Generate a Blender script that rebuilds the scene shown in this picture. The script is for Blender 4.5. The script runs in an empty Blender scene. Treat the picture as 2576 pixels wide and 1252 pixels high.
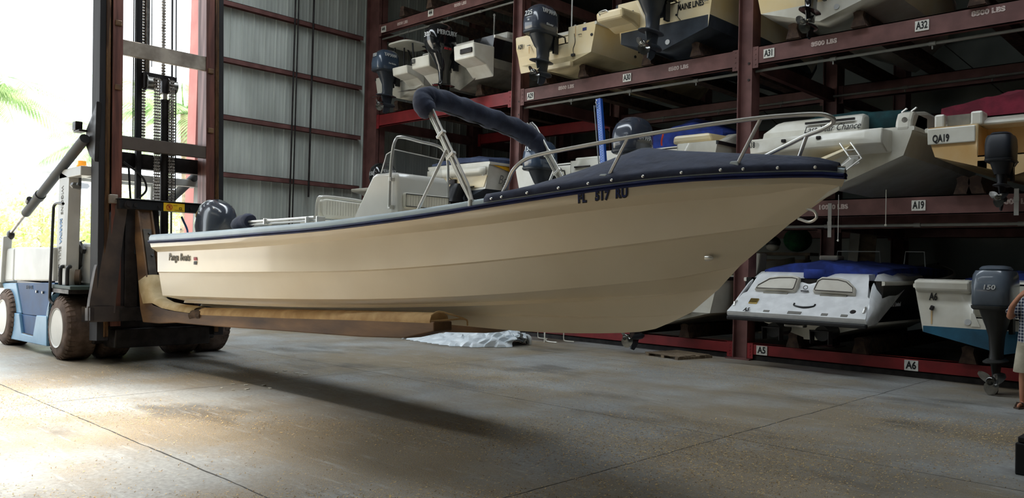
import bpy, bmesh, math, random
from math import sin, cos, pi, radians, sqrt
from mathutils import Matrix, Vector, Euler
random.seed(7)
SC = bpy.context.scene
COL = SC.collection

# ---------------------------------------------------------------- camera, world, lights, exposure
YAW, PITCH, ROLL, FPX = 0.76176581, 0.01809504, 0.02435125, 2027.965
_cy, _sy = cos(YAW), sin(YAW)
_f = Vector((-_sy*cos(PITCH), _cy*cos(PITCH), sin(PITCH)))
_r = Vector((_cy, _sy, 0)); _u = _r.cross(_f)
_R = cos(ROLL)*_r + sin(ROLL)*_u
_U = -sin(ROLL)*_r + cos(ROLL)*_u
cam_data = bpy.data.cameras.new('camera')
cam_data.sensor_fit = 'HORIZONTAL'; cam_data.sensor_width = 36.0
cam_data.lens = FPX/2576*36.0
cam_data.clip_end = 400
cam = bpy.data.objects.new('camera', cam_data); COL.objects.link(cam)
m3 = Matrix((_R, _U, -_f)).transposed()
cam.matrix_world = Matrix.Translation((0, 0, 1.6)) @ m3.to_4x4()
SC.camera = cam

world = bpy.data.worlds.new('sky'); SC.world = world; world.use_nodes = True
wn = world.node_tree; wn.nodes.clear()
_o = wn.nodes.new('ShaderNodeOutputWorld'); _b = wn.nodes.new('ShaderNodeBackground')
_b.inputs['Color'].default_value = (0.86, 0.94, 1.0, 1); _b.inputs['Strength'].default_value = 4.6
wn.links.new(_b.outputs[0], _o.inputs[0])
# hazy bright sky: pale near the horizon, brightest overhead
_tc = wn.nodes.new('ShaderNodeTexCoord'); _sx = wn.nodes.new('ShaderNodeSeparateXYZ'); _mr = wn.nodes.new('ShaderNodeMapRange')
_mr.interpolation_type = 'SMOOTHSTEP'
for _k, _v in (('From Min', 0.30), ('From Max', 0.85), ('To Min', 2.6), ('To Max', 7.6)): _mr.inputs[_k].default_value = _v
wn.links.new(_tc.outputs['Generated'], _sx.inputs[0]); wn.links.new(_sx.outputs[2], _mr.inputs['Value']); wn.links.new(_mr.outputs['Result'], _b.inputs['Strength'])

def light(name, kind, loc, rot, energy, color=(1, 1, 1), **kw):
    l = bpy.data.lights.new(name, kind); l.energy = energy; l.color = color
    for k, v in kw.items(): setattr(l, k, v)
    o = bpy.data.objects.new(name, l); COL.objects.link(o); o.location = loc; o.rotation_euler = rot
    return o
# sun high over the yard outside
light('sun', 'SUN', (-40, 0, 30), Euler((radians(38), 0, radians(200))), 14.0, (1.0, 0.93, 0.82), angle=radians(0.6))
# daylight through the big door in the left wall (sampling portal, gives no light of its own)
_p = light('door_portal', 'AREA', (-18.9, 3.0, 4.6), Euler((0, radians(-90), 0)), 1.0, shape='RECTANGLE', size=9.2, size_y=11.0)
_p.data.cycles.is_portal = True
for _x, _y, _l, _w in ((-11, 0.1, 12, 1.2), (-8.5, 8.4, 17, 1.8)):   # roof skylight strips, the first one added for more light on the skiff
    _p = light('skylight_portal', 'AREA', (_x, _y, 10.6), Euler((0, 0, 0)), 1.0, shape='RECTANGLE', size=_l, size_y=_w)
    _p.data.cycles.is_portal = True
# roof bay lamps (high-bay fittings far above the frame)
LAMPS = [(-14.5, 0.6, 8.6), (-9.0, 0.6, 8.6)]
SC.view_settings.view_transform = 'Standard'; SC.view_settings.look = 'None'
SC.view_settings.exposure = 0.25; SC.view_settings.gamma = 1.0
SC.view_settings.use_curve_mapping = False
SC.cycles.max_bounces = 8; SC.cycles.diffuse_bounces = 5; SC.cycles.glossy_bounces = 4
SC.cycles.transparent_max_bounces = 8; SC.cycles.caustics_reflective = False; SC.cycles.caustics_refractive = False
SC.cycles.sample_clamp_indirect = 6.0
SC.cycles.use_denoising = True

# ---------------------------------------------------------------- materials
MATS = {}
def mat(name, c, rough=0.5, metal=0.0, c2=None, scale=6.0, lo=0.4, hi=0.65, bump=0.0, bscale=None, coat=0.0,
        stretch=(1, 1, 1), detail=5, emit=None, alpha=1.0, trans=0.0, ior=1.45, rvar=0.0, spec=None, sheen=0.0):
    if name in MATS: return MATS[name]
    m = bpy.data.materials.new(name); m.use_nodes = True; MATS[name] = m
    nt = m.node_tree; b = nt.nodes['Principled BSDF']
    b.inputs['Roughness'].default_value = rough; b.inputs['Metallic'].default_value = metal
    b.inputs['Base Color'].default_value = (*c, 1)
    b.inputs['Coat Weight'].default_value = coat
    b.inputs['IOR'].default_value = ior
    if coat: b.inputs['Coat Roughness'].default_value = 0.08
    if spec is not None: b.inputs['Specular IOR Level'].default_value = spec
    if sheen: b.inputs['Sheen Weight'].default_value = sheen
    if alpha < 1: b.inputs['Alpha'].default_value = alpha
    if trans: b.inputs['Transmission Weight'].default_value = trans
    tc = nt.nodes.new('ShaderNodeTexCoord'); mp = nt.nodes.new('ShaderNodeMapping')
    mp.inputs['Scale'].default_value = stretch
    nt.links.new(tc.outputs['Object'], mp.inputs[0])
    if c2 is None: c2 = tuple(x*0.86 for x in c)
    nz = nt.nodes.new('ShaderNodeTexNoise'); nz.inputs['Scale'].default_value = scale; nz.inputs['Detail'].default_value = detail
    nt.links.new(mp.outputs[0], nz.inputs['Vector'])
    cr = nt.nodes.new('ShaderNodeValToRGB')
    cr.color_ramp.elements[0].position = lo; cr.color_ramp.elements[1].position = hi
    cr.color_ramp.elements[0].color = (*c2, 1); cr.color_ramp.elements[1].color = (*c, 1)
    nt.links.new(nz.outputs[0], cr.inputs[0]); nt.links.new(cr.outputs[0], b.inputs['Base Color'])
    if rvar:
        mr = nt.nodes.new('ShaderNodeMapRange')
        mr.inputs['From Min'].default_value = 0.35; mr.inputs['From Max'].default_value = 0.65
        mr.inputs['To Min'].default_value = rough+rvar; mr.inputs['To Max'].default_value = max(0.03, rough-rvar)
        nt.links.new(nz.outputs[0], mr.inputs[0]); nt.links.new(mr.outputs[0], b.inputs['Roughness'])
    if bump:
        n2 = nt.nodes.new('ShaderNodeTexNoise'); n2.inputs['Scale'].default_value = bscale or scale*6; n2.inputs['Detail'].default_value = 4
        nt.links.new(mp.outputs[0], n2.inputs['Vector'])
        bp = nt.nodes.new('ShaderNodeBump'); bp.inputs['Strength'].default_value = bump; bp.inputs['Distance'].default_value = 0.02
        nt.links.new(n2.outputs[0], bp.inputs['Height']); nt.links.new(bp.outputs[0], b.inputs['Normal'])
    if emit:
        b.inputs['Emission Color'].default_value = (*emit[:3], 1); b.inputs['Emission Strength'].default_value = emit[3]
    return m

def srgb(r, g, b):
    f = lambda v: (v/12.92 if v <= 0.04045 else ((v+0.055)/1.055)**2.4)
    return (f(r/255), f(g/255), f(b/255))

# ---------------------------------------------------------------- mesh helpers
class MB:
    def __init__(s): s.v = []; s.f = []; s.m = []
    def add(s, verts, faces, mi=0):
        k = len(s.v); s.v += [Vector(p) for p in verts]
        s.f += [tuple(i+k for i in f) for f in faces]; s.m += [mi]*len(faces); return s
    def box(s, c, d, R=None, mi=0, taper=None):
        x, y, z = d[0]/2, d[1]/2, d[2]/2
        P = [Vector(p) for p in ((-x,-y,-z),(x,-y,-z),(x,y,-z),(-x,y,-z),(-x,-y,z),(x,-y,z),(x,y,z),(-x,y,z))]
        if taper:
            for p in P[4:]: p.x *= taper[0]; p.y *= taper[1]
        if R is not None: P = [R @ p for p in P]
        P = [p+Vector(c) for p in P]
        return s.add(P, [(0,3,2,1),(4,5,6,7),(0,1,5,4),(1,2,6,5),(2,3,7,6),(3,0,4,7)], mi)
    def bx(s, a, b, mi=0):
        return s.box([(a[i]+b[i])/2 for i in range(3)], [abs(b[i]-a[i]) for i in range(3)], mi=mi)
    def bar(s, a, b, w, h, up=(0, 0, 1), mi=0):
        a, b = Vector(a), Vector(b); d = (b-a).normalized(); u = Vector(up)
        x = d.cross(u)
        if x.length < 1e-4: x = d.cross(Vector((1, 0, 0)))
        x.normalize(); u = x.cross(d)
        P = []
        for q in (a, b):
            for sx, sz in ((-1,-1),(1,-1),(1,1),(-1,1)): P.append(q+x*(sx*w/2)+u*(sz*h/2))
        return s.add(P, [(0,1,2,3),(7,6,5,4),(0,4,5,1),(1,5,6,2),(2,6,7,3),(3,7,4,0)], mi)
    def loft(s, rings, closed=True, cap0=True, cap1=True, mi=0):
        n = len(rings[0]); V = [p for r in rings for p in r]; F = []
        for i in range(len(rings)-1):
            for j in range(n if closed else n-1):
                a = i*n+j; b = i*n+(j+1) % n; F.append((a, b, b+n, a+n))
        if closed and cap0: F.append(tuple(range(n-1, -1, -1)))
        if closed and cap1: F.append(tuple((len(rings)-1)*n+j for j in range(n)))
        return s.add(V, F, mi)
    def tube(s, pts, r, n=8, closed=False, mi=0, caps=True):
        pts = [Vector(p) for p in pts]; N = len(pts)
        rr = r if isinstance(r, (list, tuple)) else [r]*N
        T = []
        for i in range(N):
            if closed: t = pts[(i+1) % N]-pts[i-1]
            else: t = pts[min(i+1, N-1)]-pts[max(i-1, 0)]
            T.append(t.normalized() if t.length > 1e-9 else Vector((0, 0, 1)))
        u = T[0].orthogonal().normalized(); rings = []
        for i in range(N):
            u = (u-T[i]*u.dot(T[i]))
            u = u.normalized() if u.length > 1e-6 else T[i].orthogonal().normalized()
            w = T[i].cross(u)
            rings.append([pts[i]+(u*cos(2*pi*k/n)+w*sin(2*pi*k/n))*rr[i] for k in range(n)])
        if closed: rings.append(rings[0])
        return s.loft(rings, True, caps and not closed, caps and not closed, mi)
    def cyl(s, a, b, r, n=16, mi=0, r2=None): return s.tube([a, b], [r, r if r2 is None else r2], n, mi=mi)
    def lathe(s, prof, M=None, n=24, mi=0):
        M = M or Matrix()
        rings = [[M @ Vector((r*cos(2*pi*k/n), r*sin(2*pi*k/n), z)) for k in range(n)] for r, z in prof]
        return s.loft(rings, True, prof[0][0] > 1e-5, prof[-1][0] > 1e-5, mi)
    def prism(s, poly, off, mi=0):
        off = Vector(off); P = [Vector(p) for p in poly]; n = len(P)
        F = [tuple(range(n-1, -1, -1)), tuple(range(n, 2*n))]+[(i, (i+1) % n, (i+1) % n+n, i+n) for i in range(n)]
        return s.add(P+[p+off for p in P], F, mi)
    def grid(s, G, mi=0):
        return s.loft(G, closed=False, mi=mi)
    def ball(s, c, r, n=10, mi=0, sc=(1, 1, 1)):
        R = []
        for i in range(n//2+1):
            t = pi*i/(n//2)
            rr = max(sin(t), 1e-4)
            R.append([Vector(c)+Vector((r*sc[0]*rr*cos(2*pi*k/n), r*sc[1]*rr*sin(2*pi*k/n), -r*sc[2]*cos(t))) for k in range(n)])
        return s.loft(R, mi=mi)
    def xf(s, M):
        s.v = [M @ p for p in s.v]; return s
    def build(s, name, mats, parent=None, smooth=35, bevel=0, label=None, world=False, sub=0, solid=0):
        if not isinstance(mats, (list, tuple)): mats = [mats]
        off = Vector((0, 0, 0))
        if world and parent is not None:
            q = parent
            while q.parent is not None: q = q.parent
            off = q.location
        me = bpy.data.meshes.new(name)
        me.from_pydata([tuple(p-off) for p in s.v], [], s.f)
        bm = bmesh.new(); bm.from_mesh(me)
        for i, f in enumerate(bm.faces): f.material_index = s.m[i]
        bmesh.ops.remove_doubles(bm, verts=bm.verts, dist=1e-5)
        bmesh.ops.recalc_face_normals(bm, faces=bm.faces)
        bm.to_mesh(me); bm.free()
        for m in mats: me.materials.append(m)
        if smooth:
            me.polygons.foreach_set('use_smooth', [True]*len(me.polygons))
            me.set_sharp_from_angle(angle=radians(smooth))
        o = bpy.data.objects.new(name, me); COL.objects.link(o)
        if parent is not None: o.parent = parent
        if solid:
            q = o.modifiers.new('solid', 'SOLIDIFY'); q.thickness = solid; q.offset = 0
        if bevel:
            q = o.modifiers.new('bevel', 'BEVEL'); q.width = bevel; q.segments = 2; q.limit_method = 'ANGLE'; q.angle_limit = radians(40)
        if sub:
            q = o.modifiers.new('sub', 'SUBSURF'); q.levels = sub; q.render_levels = sub
        if label: o['label'] = label
        return o

def thing(name, label, cat, loc=(0, 0, 0), group=None, rot=(0, 0, 0)):
    o = bpy.data.objects.new(name, None); COL.objects.link(o)
    o.empty_display_size = 0.2
    o.location = loc; o.rotation_euler = rot; o['label'] = label; o['category'] = cat
    if group: o['group'] = group
    return o
def tag(o, label, cat, group=None):
    o['label'] = label; o['category'] = cat
    if group: o['group'] = group
    return o
def part(name, parent, label=None):
    o = bpy.data.objects.new(name, None); COL.objects.link(o); o.parent = parent
    o.empty_display_size = 0.1
    if label: o['label'] = label
    return o
def structure(o): o['kind'] = 'structure'; return o

def text_mb(s, size, M, xs=1.0, depth=0.002, shear=0.0, spacing=1.0, bold=0.0, outline=0.0):
    cu = bpy.data.curves.new('t', 'FONT'); cu.body = s; cu.size = size; cu.extrude = depth
    cu.align_x = 'CENTER'; cu.align_y = 'CENTER'; cu.shear = shear; cu.space_character = spacing; cu.offset = bold
    cu.resolution_u = 3
    if outline: cu.extrude = 0; cu.fill_mode = 'NONE'; cu.bevel_depth = outline; cu.bevel_resolution = 1
    ob = bpy.data.objects.new('t', cu); COL.objects.link(ob)
    me = bpy.data.meshes.new_from_object(ob)
    b = MB(); b.add([M @ Vector((v.co.x*xs, v.co.y, v.co.z)) for v in me.vertices], [tuple(p.vertices) for p in me.polygons])
    bpy.data.objects.remove(ob); bpy.data.curves.remove(cu); bpy.data.meshes.remove(me)
    return b
def axes(o, x, y):
    x = Vector(x).normalized(); y = Vector(y); y = (y-x*y.dot(x)).normalized(); z = x.cross(y)
    M = Matrix((x, y, z)).transposed().to_4x4(); M.translation = Vector(o); return M
def cat(pts, n=6):
    """Catmull-Rom through pts"""
    P = [Vector(p) for p in pts]; out = []
    Q = [2*P[0]-P[1]]+P+[2*P[-1]-P[-2]]
    for i in range(1, len(Q)-2):
        a, b, c, d = Q[i-1:i+3]
        for k in range(n):
            t = k/n
            out.append(0.5*((2*b)+(c-a)*t+(2*a-5*b+4*c-d)*t*t+(3*b-a-3*c+d)*t**3))
    out.append(P[-1]); return out
def sq(cx, cy, z, hx, hy, n=20, e=3.0):
    """superellipse ring in an XY plane"""
    R = []
    for k in range(n):
        a = 2*pi*(k+0.5)/n; c, s_ = cos(a), sin(a)
        R.append(Vector((cx+hx*math.copysign(abs(c)**(2/e), c), cy+hy*math.copysign(abs(s_)**(2/e), s_), z)))
    return R
def lerp(a, b, t): return a+(b-a)*t
def interp(x, xs, ys):
    if x <= xs[0]: return ys[0]
    for i in range(1, len(xs)):
        if x <= xs[i]: return lerp(ys[i-1], ys[i], (x-xs[i-1])/(xs[i]-xs[i-1]))
    return ys[-1]
# ---------------------------------------------------------------- shared materials
RED = mat('red_oxide_steel', srgb(120, 82, 78), 0.55, c2=srgb(98, 65, 62), scale=3, bump=0.05)
RED2 = mat('bright_red_steel', srgb(152, 42, 46), 0.42, c2=srgb(128, 34, 38), scale=3)
GALV = mat('galvanised_pipe', srgb(150, 152, 150), 0.45, 0.6, scale=10)
PIPE = mat('grey_pipe', srgb(128, 128, 122), 0.5, 0.2, scale=8)
SHEET = mat('corrugated_steel', srgb(206, 212, 206), 0.5, 0.0, c2=srgb(178, 184, 178), scale=.8, stretch=(1.5, 1.5, 0.4))
DARKST = mat('dark_steel', srgb(52, 48, 48), 0.5, 0.4, c2=srgb(34, 30, 30), scale=6, rvar=0.12)
BLACK = mat('black_paint', srgb(26, 27, 30), 0.4, scale=8)
CHROME = mat('stainless', srgb(240, 238, 232), 0.3, 0.7, c2=srgb(226, 224, 220), scale=4)
STEEL = mat('worn_steel', srgb(170, 168, 164), 0.3, 0.9, c2=srgb(120, 118, 114), scale=9)
WHITE = mat('white_gelcoat', srgb(232, 230, 222), 0.22, c2=srgb(222, 220, 212), scale=2, coat=0.5)
LABELW = mat('label_white', srgb(236, 234, 226), 0.5, c2=srgb(212, 210, 202), scale=20)
INK = mat('black_ink', srgb(20, 20, 22), 0.5)
STENCIL = mat('stencil_white', srgb(205, 190, 184), 0.6, c2=srgb(150, 110, 106), scale=60, lo=0.35, hi=0.5)
CARPET = mat('brown_bunk_carpet', srgb(88, 70, 58), 0.95, c2=srgb(60, 46, 40), scale=9, bump=0.3, bscale=140)
GLASS = mat('clear_glass', (0.3, 0.33, 0.34), 0.03, alpha=0.12)
SMOKE = mat('smoked_glass', (0.03, 0.035, 0.04), 0.06, alpha=0.55)
WOOD = mat('old_wood', srgb(128, 112, 90), 0.8, c2=srgb(96, 82, 66), scale=4, stretch=(1, 8, 1))

# ---------------------------------------------------------------- concrete floor
def floor_material():
    m = bpy.data.materials.new('concrete_floor'); m.use_nodes = True
    nt = m.node_tree; L = nt.links; b = nt.nodes['Principled BSDF']
    N = lambda t, **k: (lambda n: ([setattr(n, a, v) for a, v in k.items()], n)[1])(nt.nodes.new(t))
    tc = N('ShaderNodeTexCoord')
    def noise(scale, detail=5, rough=0.55, st=None):
        n = N('ShaderNodeTexNoise'); n.inputs['Scale'].default_value = scale; n.inputs['Detail'].default_value = detail
        n.inputs['Roughness'].default_value = rough
        src = tc.outputs['Object']
        if st:
            mp = N('ShaderNodeMapping'); mp.inputs['Scale'].default_value = st; L.new(src, mp.inputs[0]); src = mp.outputs[0]
        L.new(src, n.inputs['Vector']); return n.outputs[0]
    def ramp(x, p0, c0, p1, c1):
        r = N('ShaderNodeValToRGB'); e = r.color_ramp.elements
        e[0].position, e[1].position = p0, p1; e[0].color, e[1].color = (*c0, 1), (*c1, 1)
        L.new(x, r.inputs[0]); return r.outputs[0]
    def mix(f, a, c, mode='MIX'):
        n = N('ShaderNodeMix', data_type='RGBA', blend_type=mode)
        (L.new(f, n.inputs[0]) if not isinstance(f, float) else setattr(n.inputs[0], 'default_value', f))
        L.new(a, n.inputs[6]); L.new(c, n.inputs[7]); return n.outputs[2]
    def mth(op, a, c=None):
        n = N('ShaderNodeMath', operation=op)
        for i, q in enumerate((a, c)):
            if q is None: continue
            if isinstance(q, (int, float)): n.inputs[i].default_value = q
            else: L.new(q, n.inputs[i])
        return n.outputs[0]
    W, K = (1, 1, 1), (0, 0, 0)
    base = ramp(noise(0.35, 6, 0.6), 0.35, srgb(112, 113, 111), 0.68, srgb(156, 159, 159))
    fine = ramp(noise(26, 4), 0.3, srgb(104, 101, 95), 0.7, srgb(178, 177, 173))
    col = mix(0.35, base, fine)
    # tan litter dust lying in drifts
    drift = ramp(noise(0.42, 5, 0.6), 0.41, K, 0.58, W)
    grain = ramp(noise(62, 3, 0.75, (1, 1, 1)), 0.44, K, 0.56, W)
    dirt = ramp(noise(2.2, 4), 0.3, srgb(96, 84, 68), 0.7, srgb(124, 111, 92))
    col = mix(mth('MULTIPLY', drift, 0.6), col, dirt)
    f1 = mth('MULTIPLY', drift, grain)
    tan = ramp(noise(130, 2), 0.38, srgb(84, 68, 48), 0.62, srgb(178, 156, 116))
    col = mix(mth('MULTIPLY', f1, 0.85), col, tan)
    # dark oil and water stains
    st = ramp(noise(0.75, 4, 0.55, (0.7, 1.2, 1)), 0.56, K, 0.68, W)
    dark = ramp(noise(3, 2), 0.3, srgb(70, 66, 60), 0.7, srgb(88, 83, 76))
    col = mix(mth('MULTIPLY', st, 0.7), col, dark)
    scr = ramp(noise(7, 5, 0.7, (0.35, 3.0, 1)), 0.66, K, 0.72, W)
    col = mix(mth('MULTIPLY', scr, 0.6), col, dark)
    lite = ramp(noise(5.2, 6, 0.7, (0.30, 2.2, 1)), 0.56, K, 0.70, W)
    pale = ramp(noise(40, 2), 0.3, srgb(176, 180, 182), 0.7, srgb(204, 208, 210))
    col = mix(mth('MULTIPLY', lite, 0.32), col, pale)
    # joints every 5.65 m by 4.2 m, slightly wandering
    sx = N('ShaderNodeSeparateXYZ'); L.new(tc.outputs['Object'], sx.inputs[0])
    wob = mth('MULTIPLY', mth('SUBTRACT', noise(1.7, 4), 0.5), 0.06)
    def joint(o, off, per):
        q = mth('ADD', mth('ADD', o, off), wob)
        q = mth('DIVIDE', q, per)
        q = mth('ABSOLUTE', mth('SUBTRACT', mth('FRACT', q), 0.5))
        return mth('MULTIPLY', mth('SUBTRACT', 0.5, q), per)
    d = mth('MINIMUM', joint(sx.outputs[0], 9.8+56.5, 5.68), joint(sx.outputs[1], -2.82+42.0, 4.2))
    wid = mth('ADD', 0.002, mth('MULTIPLY', noise(2.3, 3), 0.011))
    jm = mth('LESS_THAN', d, wid)
    jc = ramp(noise(9, 2), 0.3, srgb(14, 12, 10), 0.7, srgb(30, 26, 22))
    col = mix(mth('MULTIPLY', jm, 0.97), col, jc)
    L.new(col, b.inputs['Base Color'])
    rg = N('ShaderNodeMapRange'); rg.inputs['From Min'].default_value = 0.35; rg.inputs['From Max'].default_value = 0.65
    rg.inputs['To Min'].default_value = 0.42; rg.inputs['To Max'].default_value = 0.72
    L.new(noise(0.8, 5), rg.inputs[0]); L.new(rg.outputs[0], b.inputs['Roughness'])
    bp = N('ShaderNodeBump'); bp.inputs['Strength'].default_value = 0.25; bp.inputs['Distance'].default_value = 0.01
    L.new(mth('SUBTRACT', mth('ADD', noise(60, 4), mth('MULTIPLY', f1, 0.6)), mth('MULTIPLY', jm, 1.0)), bp.inputs['Height'])
    L.new(bp.outputs[0], b.inputs['Normal'])
    return m
FLOORM = floor_material()
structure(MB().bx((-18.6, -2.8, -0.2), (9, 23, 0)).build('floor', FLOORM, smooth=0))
YARD = mat('yard_concrete', srgb(190, 184, 172), 0.8, c2=srgb(160, 152, 140), scale=1.5, bump=0.1)
structure(MB().bx((-75, -45, -0.25), (-18.6, 50, -0.02)).bx((-18.6, -45, -0.25), (30, -2.8, -0.02)).build('ground', YARD, smooth=0))

# ---------------------------------------------------------------- shed shell
WALLIN = mat('inside_cladding', srgb(98, 102, 98), 0.6, c2=srgb(84, 88, 86), scale=1.0)
def corrugated(y0, y1, z0, z1, x, pitch=0.305):
    """ribbed sheet running along Y: broad pans with a raised trapezoid rib and two small stiffeners"""
    P = []; y = y0
    while y < y1:
        for dy, d in ((0, 0), (0.085, 0), (0.095, 0.003), (0.11, 0.003), (0.12, 0), (0.19, 0), (0.2, 0.003), (0.215, 0.003), (0.225, 0), (0.255, 0), (0.268, 0.034), (0.292, 0.034), (0.303, 0)):
            P.append((y+dy, d))
        y += pitch
    b = MB()
    b.grid([[(x+d, yy, z) for yy, d in P] for z in (z0, z1)])
    b.grid([[(x-0.05, yy, z) for yy, d in (P[0], P[-1])] for z in (z0, z1)])
    return b
wl = structure(corrugated(8.75, 23, 0, 10.5, -18.56).build('wall_left', SHEET, smooth=20))
for z in (1.0, 2.3, 3.62, 5.0, 6.38, 7.75, 9.1):
    g = MB().bx((-18.52, 8.7, z), (-18.36, 13.1, z+0.012)).bx((-18.37, 8.7, z-0.10), (-18.36, 13.1, z+0.012)).bx((-18.52, 8.7, z-0.10), (-18.50, 13.1, z))
    structure(g.build('girt', RED, wl, smooth=0))
for y, z0, r in ((10.93, 1.4, 0.022), (11.02, 1.4, 0.018), (11.47, 3.2, 0.026)):
    structure(MB().cyl((-18.30, y, z0), (-18.30, y, 10.4), r, 8).build('conduit', DARKST, wl))
structure(MB().bx((-18.75, 8.42, 0), (-18.3, 8.75, 10.5)).build('door_1', mat('door_jamb', srgb(188, 122, 114), 0.7, c2=srgb(172, 108, 102), scale=2), smooth=0, bevel=0.01))
structure(MB().bx((-18.65, -2.8, 0), (-18.45, -2.4, 10.5)).build('wall_left', WALLIN, smooth=0))
structure(MB().bx((-18.65, -2.4, 9.2), (-18.45, 8.42, 10.5)).build('trim_1', WALLIN, smooth=0))
structure(corrugated(-9, 18.6, 0, 10.5, 0, 0.6).xf(Matrix.Translation((0, 22.6, 0)) @ Matrix.Rotation(radians(90), 4, 'Z')).build('wall_back', mat('back_panels', srgb(150, 156, 150), 0.7, c2=srgb(120, 126, 122), scale=0.6), smooth=20))
structure(MB().bx((9, -2.8, 0), (9.2, 23, 10.5)).build('wall_right', WALLIN, smooth=0))
structure(MB().bx((-18.65, -2.8, 0), (9.2, -2.6, 10.5)).build('wall_front', WALLIN, smooth=0))
ROOFW = mat('roof_sheet', srgb(120, 120, 116), 0.8, c2=srgb(104, 104, 100), scale=1)
SKY_Y = ((-0.5, 0.7), (7.5, 9.3))     # open skylight strips; the first is added, to light the skiff's near side
_ys = [-2.8]+[v for p in SKY_Y for v in p]+[23]
structure(MB().bx((-18.65, -2.8, 10.5), (-17.0, 23, 10.7)).bx((0, -2.8, 10.5), (9.2, 23, 10.7)).bx((-17, _ys[0], 10.5), (0, _ys[1], 10.7)).bx((-5, _ys[1], 10.5), (0, _ys[2], 10.7)).bx((-17, _ys[2], 10.5), (0, _ys[3], 10.7)).bx((-17, _ys[4], 10.5), (0, _ys[5], 10.7)).build('ceiling', ROOFW, smooth=0))

# high-bay lamps above the aisle
for i, p in enumerate(LAMPS):
    t = thing('high_bay_lamp', 'round grey high-bay lamp hanging from the roof over the aisle', 'lamp', p, 'high-bay lamps over the aisle')
    MB().lathe([(0.05, 0.55), (0.09, 0.5), (0.1, 0.3), (0.3, 0.05), (0.32, 0), (0.3, 0.0), (0.28, 0.05), (0.08, 0.28)]).build('lamp_shade', STEEL, t)
    MB().cyl((0, 0, 0.5), (0, 0, 0.9), 0.015, 8).build('hanger', STEEL, t)
    MB().lathe([(0.001, 0.04), (0.24, 0.05), (0.24, 0.06), (0.001, 0.07)]).build('bulb', mat('lamp_glow', (1, 0.95, 0.85), 0.5, emit=(1, 0.9, 0.74, 30)), t)
    light('lamp_light', 'SPOT', (p[0], p[1], p[2]-.02), Euler((0, 0, 0)), 14000 if i else 2500, (1, .93, .82), shadow_soft_size=.28, spot_size=radians(62), spot_blend=1.0)

# ---------------------------------------------------------------- boat rack (one bolted steel frame)
rack = thing('boat_rack', 'tall red steel boat storage rack with numbered levels of boats', 'rack', (-9.7, 13.3, 0))
COLX = (-18.14, -12.63, -6.97, -1.3, 4.4)
LV = ((0.09, 0.30, RED2), (2.50, 2.79, RED), (5.24, 5.56, RED), (7.76, 8.03, RED))
YF = 13.24
def h_post(x, y, w=0.28, d=0.30, z=10.4):
    b = MB()
    b.bx((x-w/2, y, 0), (x-w/2+0.018, y+d, z)).bx((x+w/2-0.018, y, 0), (x+w/2, y+d, z)).bx((x-w/2, y+0.10, 0), (x+w/2, y+0.118, z))
    b.bx((x-w/2-0.09, y-0.09, 0), (x+w/2+0.09, y+d+0.09, 0.022))
    return b
for i, x in enumerate(COLX):
    o = h_post(x, YF, w=0.56 if i == 0 else 0.28).build('upright', RED, rack, smooth=0, world=True)
    if i:
        for z in (5.0, 5.30, 2.25, 2.55):
            MB().cyl((x+0.03, YF+0.085, z), (x+0.03, YF+0.1, z), 0.022, 8).build('bolt', DARKST, o, world=True)
    for y in (17.0, 21.3):
        h_post(x, y, 0.30, 0.4).build('upright', RED, rack, smooth=0, world=True)
def channel(x0, x1, z0, z1, m, y=YF):
    b = MB().bx((x0, y, z0), (x1, y+0.016, z1)).bx((x0, y, z1-0.016), (x1, y+0.11, z1)).bx((x0, y-0.0, z0), (x1, y+0.11, z0+0.016))
    for xe in (x0, x1-0.11):
        b.bx((xe, y-0.012, z0-0.06), (xe+0.11, y, z1-0.002))
        for k in range(4):
            z = lerp(z0, z1-0.05, k/3)
            b.cyl((xe+0.055, y-0.02, z), (xe+0.055, y-0.012, z), 0.014, 6)
    return b
GIRD = {}
for i in range(4):
    x0, x1 = COLX[i]+(0.28 if i == 0 else 0.14), COLX[i+1]-0.14
    for k, (z0, z1, m) in enumerate(LV):
        mm = RED2 if (k == 0 or (k == 2 and i == 0)) else m
        GIRD[i, k] = channel(x0, x1, z0, z1, mm, YF+0.02).build('girder', mm, rack, smooth=0, world=True)
        if k == 0: MB().bx((x0, YF+0.05, 0), (x1, YF+0.1, 0.09)).build('skid_timber', DARKST, rack, smooth=0, world=True)
        if k:
            channel(x0, x1, z0-0.02, z1-0.02, mm, 17.1).build('girder', RED2 if (k == 2 and i == 0) else RED, rack, smooth=0, world=True)
            channel(x0, x1, z0-0.02, z1-0.02, mm, 21.4).build('girder', RED, rack, smooth=0, world=True)
# cross ties from front to back at every post
for i, x in enumerate(COLX):
    for k, (z0, z1, m) in enumerate(LV):
        if k: MB().bx((x-0.06, YF+0.3, z0-0.02), (x+0.06, 21.3, z1-0.08)).build('cross_tie', RED, rack, smooth=0, world=True)
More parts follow.
